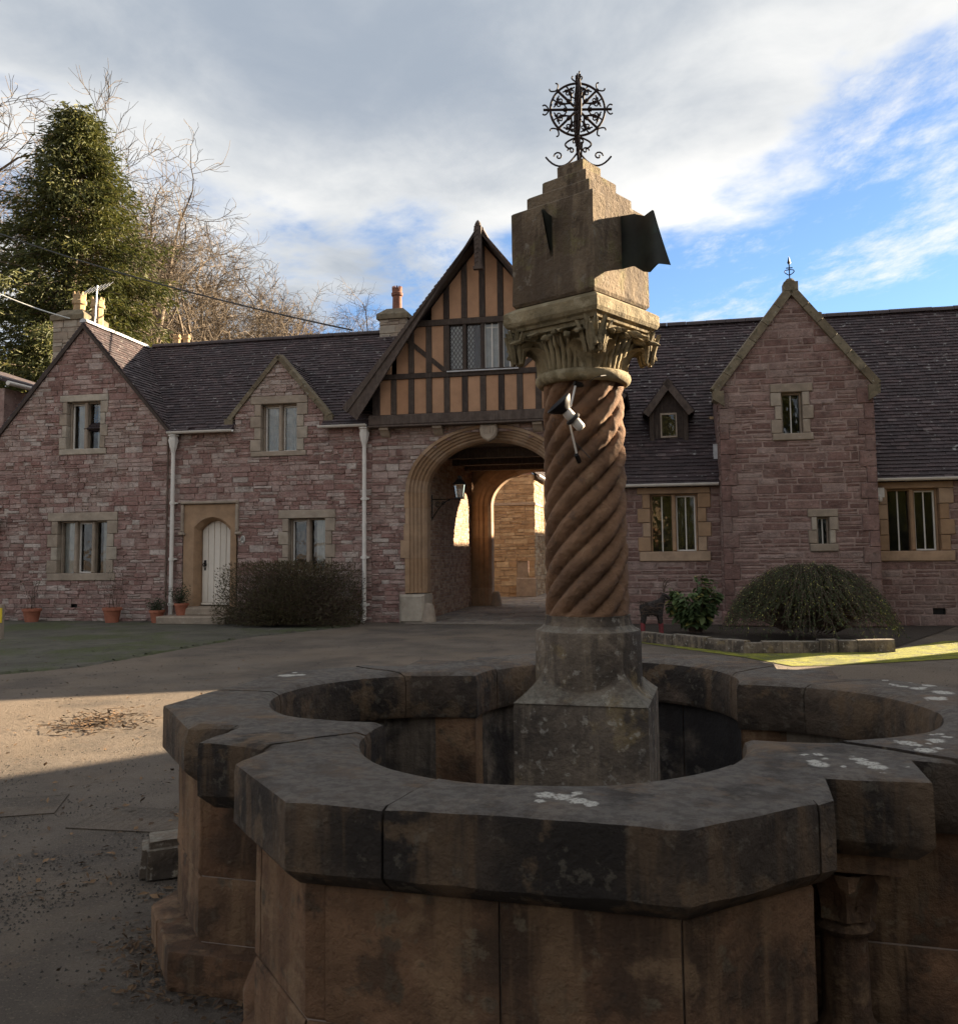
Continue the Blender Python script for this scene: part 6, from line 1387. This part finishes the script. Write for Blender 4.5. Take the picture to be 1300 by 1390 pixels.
# ------------------------------------------------------------------ small things on the ground
def drain(px, py, w, d, rz, label):
    c = G(px, py); t = thing('drain_cover', label, 'drain cover', c, MW, 'drain covers in the courtyard'); Rz = Matrix.Rotation(rz, 3, 'Z'); X = lambda x, y, z: c + Rz @ Vector((x, y, z))
    m = MB(); m.box((-w / 2, -d / 2, .004), (w / 2, d / 2, .006), .5, X); m.build('tray', asphalt, t)
    f = MB()
    for (a, b) in (((-w / 2, -d / 2), (w / 2, -d / 2 + .025)), ((-w / 2, d / 2 - .025), (w / 2, d / 2)), ((-w / 2, -d / 2 + .026), (-w / 2 + .025, d / 2 - .026)), ((w / 2 - .025, -d / 2 + .026), (w / 2, d / 2 - .026))): f.box((*a, .0), (*b, .0075), .5, X)
    f.build('frame', asphalt, t); n = int(w / .055)
    for k in range(1, n): x = -w / 2 + .025 + (w - .05) * k / n; q = MB(); q.box((x - .012, -d / 2 + .027, .004), (x + .012, d / 2 - .027, .0072), .5, X); q.build('bar', asphalt, t)
    for k in (1, 2): y = -d / 2 + d * k / 3; q = MB(); q.box((-w / 2 + .027, y - .01, .003), (w / 2 - .027, y + .01, .007), .5, X); q.build('cross_bar', asphalt, t)
drain(188, 1113, .62, .42, rad(-10), 'iron drain cover beside the fountain and loose stone block')
drain(10, 1097, .6, .42, rad(14), 'iron drain cover on open tarmac away from the fountain')
c = G(132, 984); L_ = MB()
for i in range(420):
    p = c + Vector((random.gauss(0, .22), random.gauss(0, .28), .012 + abs(random.gauss(0, .018)))); d = Vector((uni(-1, 1), uni(-1, 1), uni(-.15, .25)))
    if i % 3: add_leaf(L_, p, d, Vector((uni(-.5, .5), uni(-.5, .5), 1)), uni(.03, .07), uni(.015, .035), rnd())
    else: L_.tube([p, p + d * uni(.05, .16)], .003, 3, rnd() * .4)
tag(L_.build('leaf_litter', litter), 'heap of brown leaves and twigs on the sunlit tarmac', 'leaves', kind='stuff')
L_ = MB()
for i in range(5200):
    px = uni(-40, 330); py = 1010 + 330 * rnd() ** .8; p = G(px, py); cl_ = nz(p.x, p.y, 0, 1.6) + .5 * nz(p.x, p.y, 3, 5)
    if cl_ < .0 and rnd() < .85: continue
    r = uni(.0025, .008); q = [p + Vector((uni(-1, 1) * r, uni(-1, 1) * r, 0)) for k in range(3)]; tp = p + Vector((uni(-.3, .3) * r, uni(-.3, .3) * r, r * 1.1)); tn = rnd() ** 2
    b3 = [p + Vector((math.cos(a) * r * uni(.7, 1.2), math.sin(a) * r * uni(.7, 1.2), .0005)) for a in (0.2, 1.5, 2.9, 4.4)]
    for k in range(4): L_.face([b3[k], b3[(k + 1) % 4], tp], tn)
for i in range(1500):
    p = ground_at(uni(-30, 1320), uni(845, 960)); 
    if (MBi @ p).xy.length < 1.75: continue
    r = uni(.006, .016); tp = p + Vector((0, 0, r)); b3 = [p + Vector((math.cos(a) * r, math.sin(a) * r, .006)) for a in (0.2, 1.9, 3.9)]; tn = rnd()
    for k in range(3): L_.face([b3[k], b3[(k + 1) % 3], tp], tn)
tag(L_.build('gravel', gravelm), 'loose stone chips scattered over the tarmac', 'gravel', kind='stuff')
L_ = MB()
for i in range(420):
    p = ground_at(uni(-40, 480), uni(868, 1230)); 
    if (MBi @ p).xy.length < 1.8: continue
    add_leaf(L_, p + Vector((0, 0, .008)), Vector((uni(-1, 1), uni(-1, 1), uni(0, .3))), Vector((uni(-.5, .5), uni(-.5, .5), 1)), uni(.02, .06), uni(.012, .03), rnd())
tag(L_.build('fallen_leaves', litter), 'single dead leaves strewn over the open tarmac and verge', 'leaves', kind='stuff')
L_ = MB()                                              # wind-blown litter round the foot of the basin
for i in range(500):
    a = rad(uni(-100, -35)); r = star(PLIN, a) + abs(random.gauss(0, .10)); p = MB_ @ Vector(P(a, r, .008)); add_leaf(L_, p, Vector((uni(-1, 1), uni(-1, 1), uni(0, .3))), Vector((uni(-.5, .5), uni(-.5, .5), 1)), uni(.02, .045), uni(.01, .02), rnd() * .6)
tag(L_.build('leaf_scatter', litter), 'dead leaves blown against the foot of the fountain', 'leaves', kind='stuff')
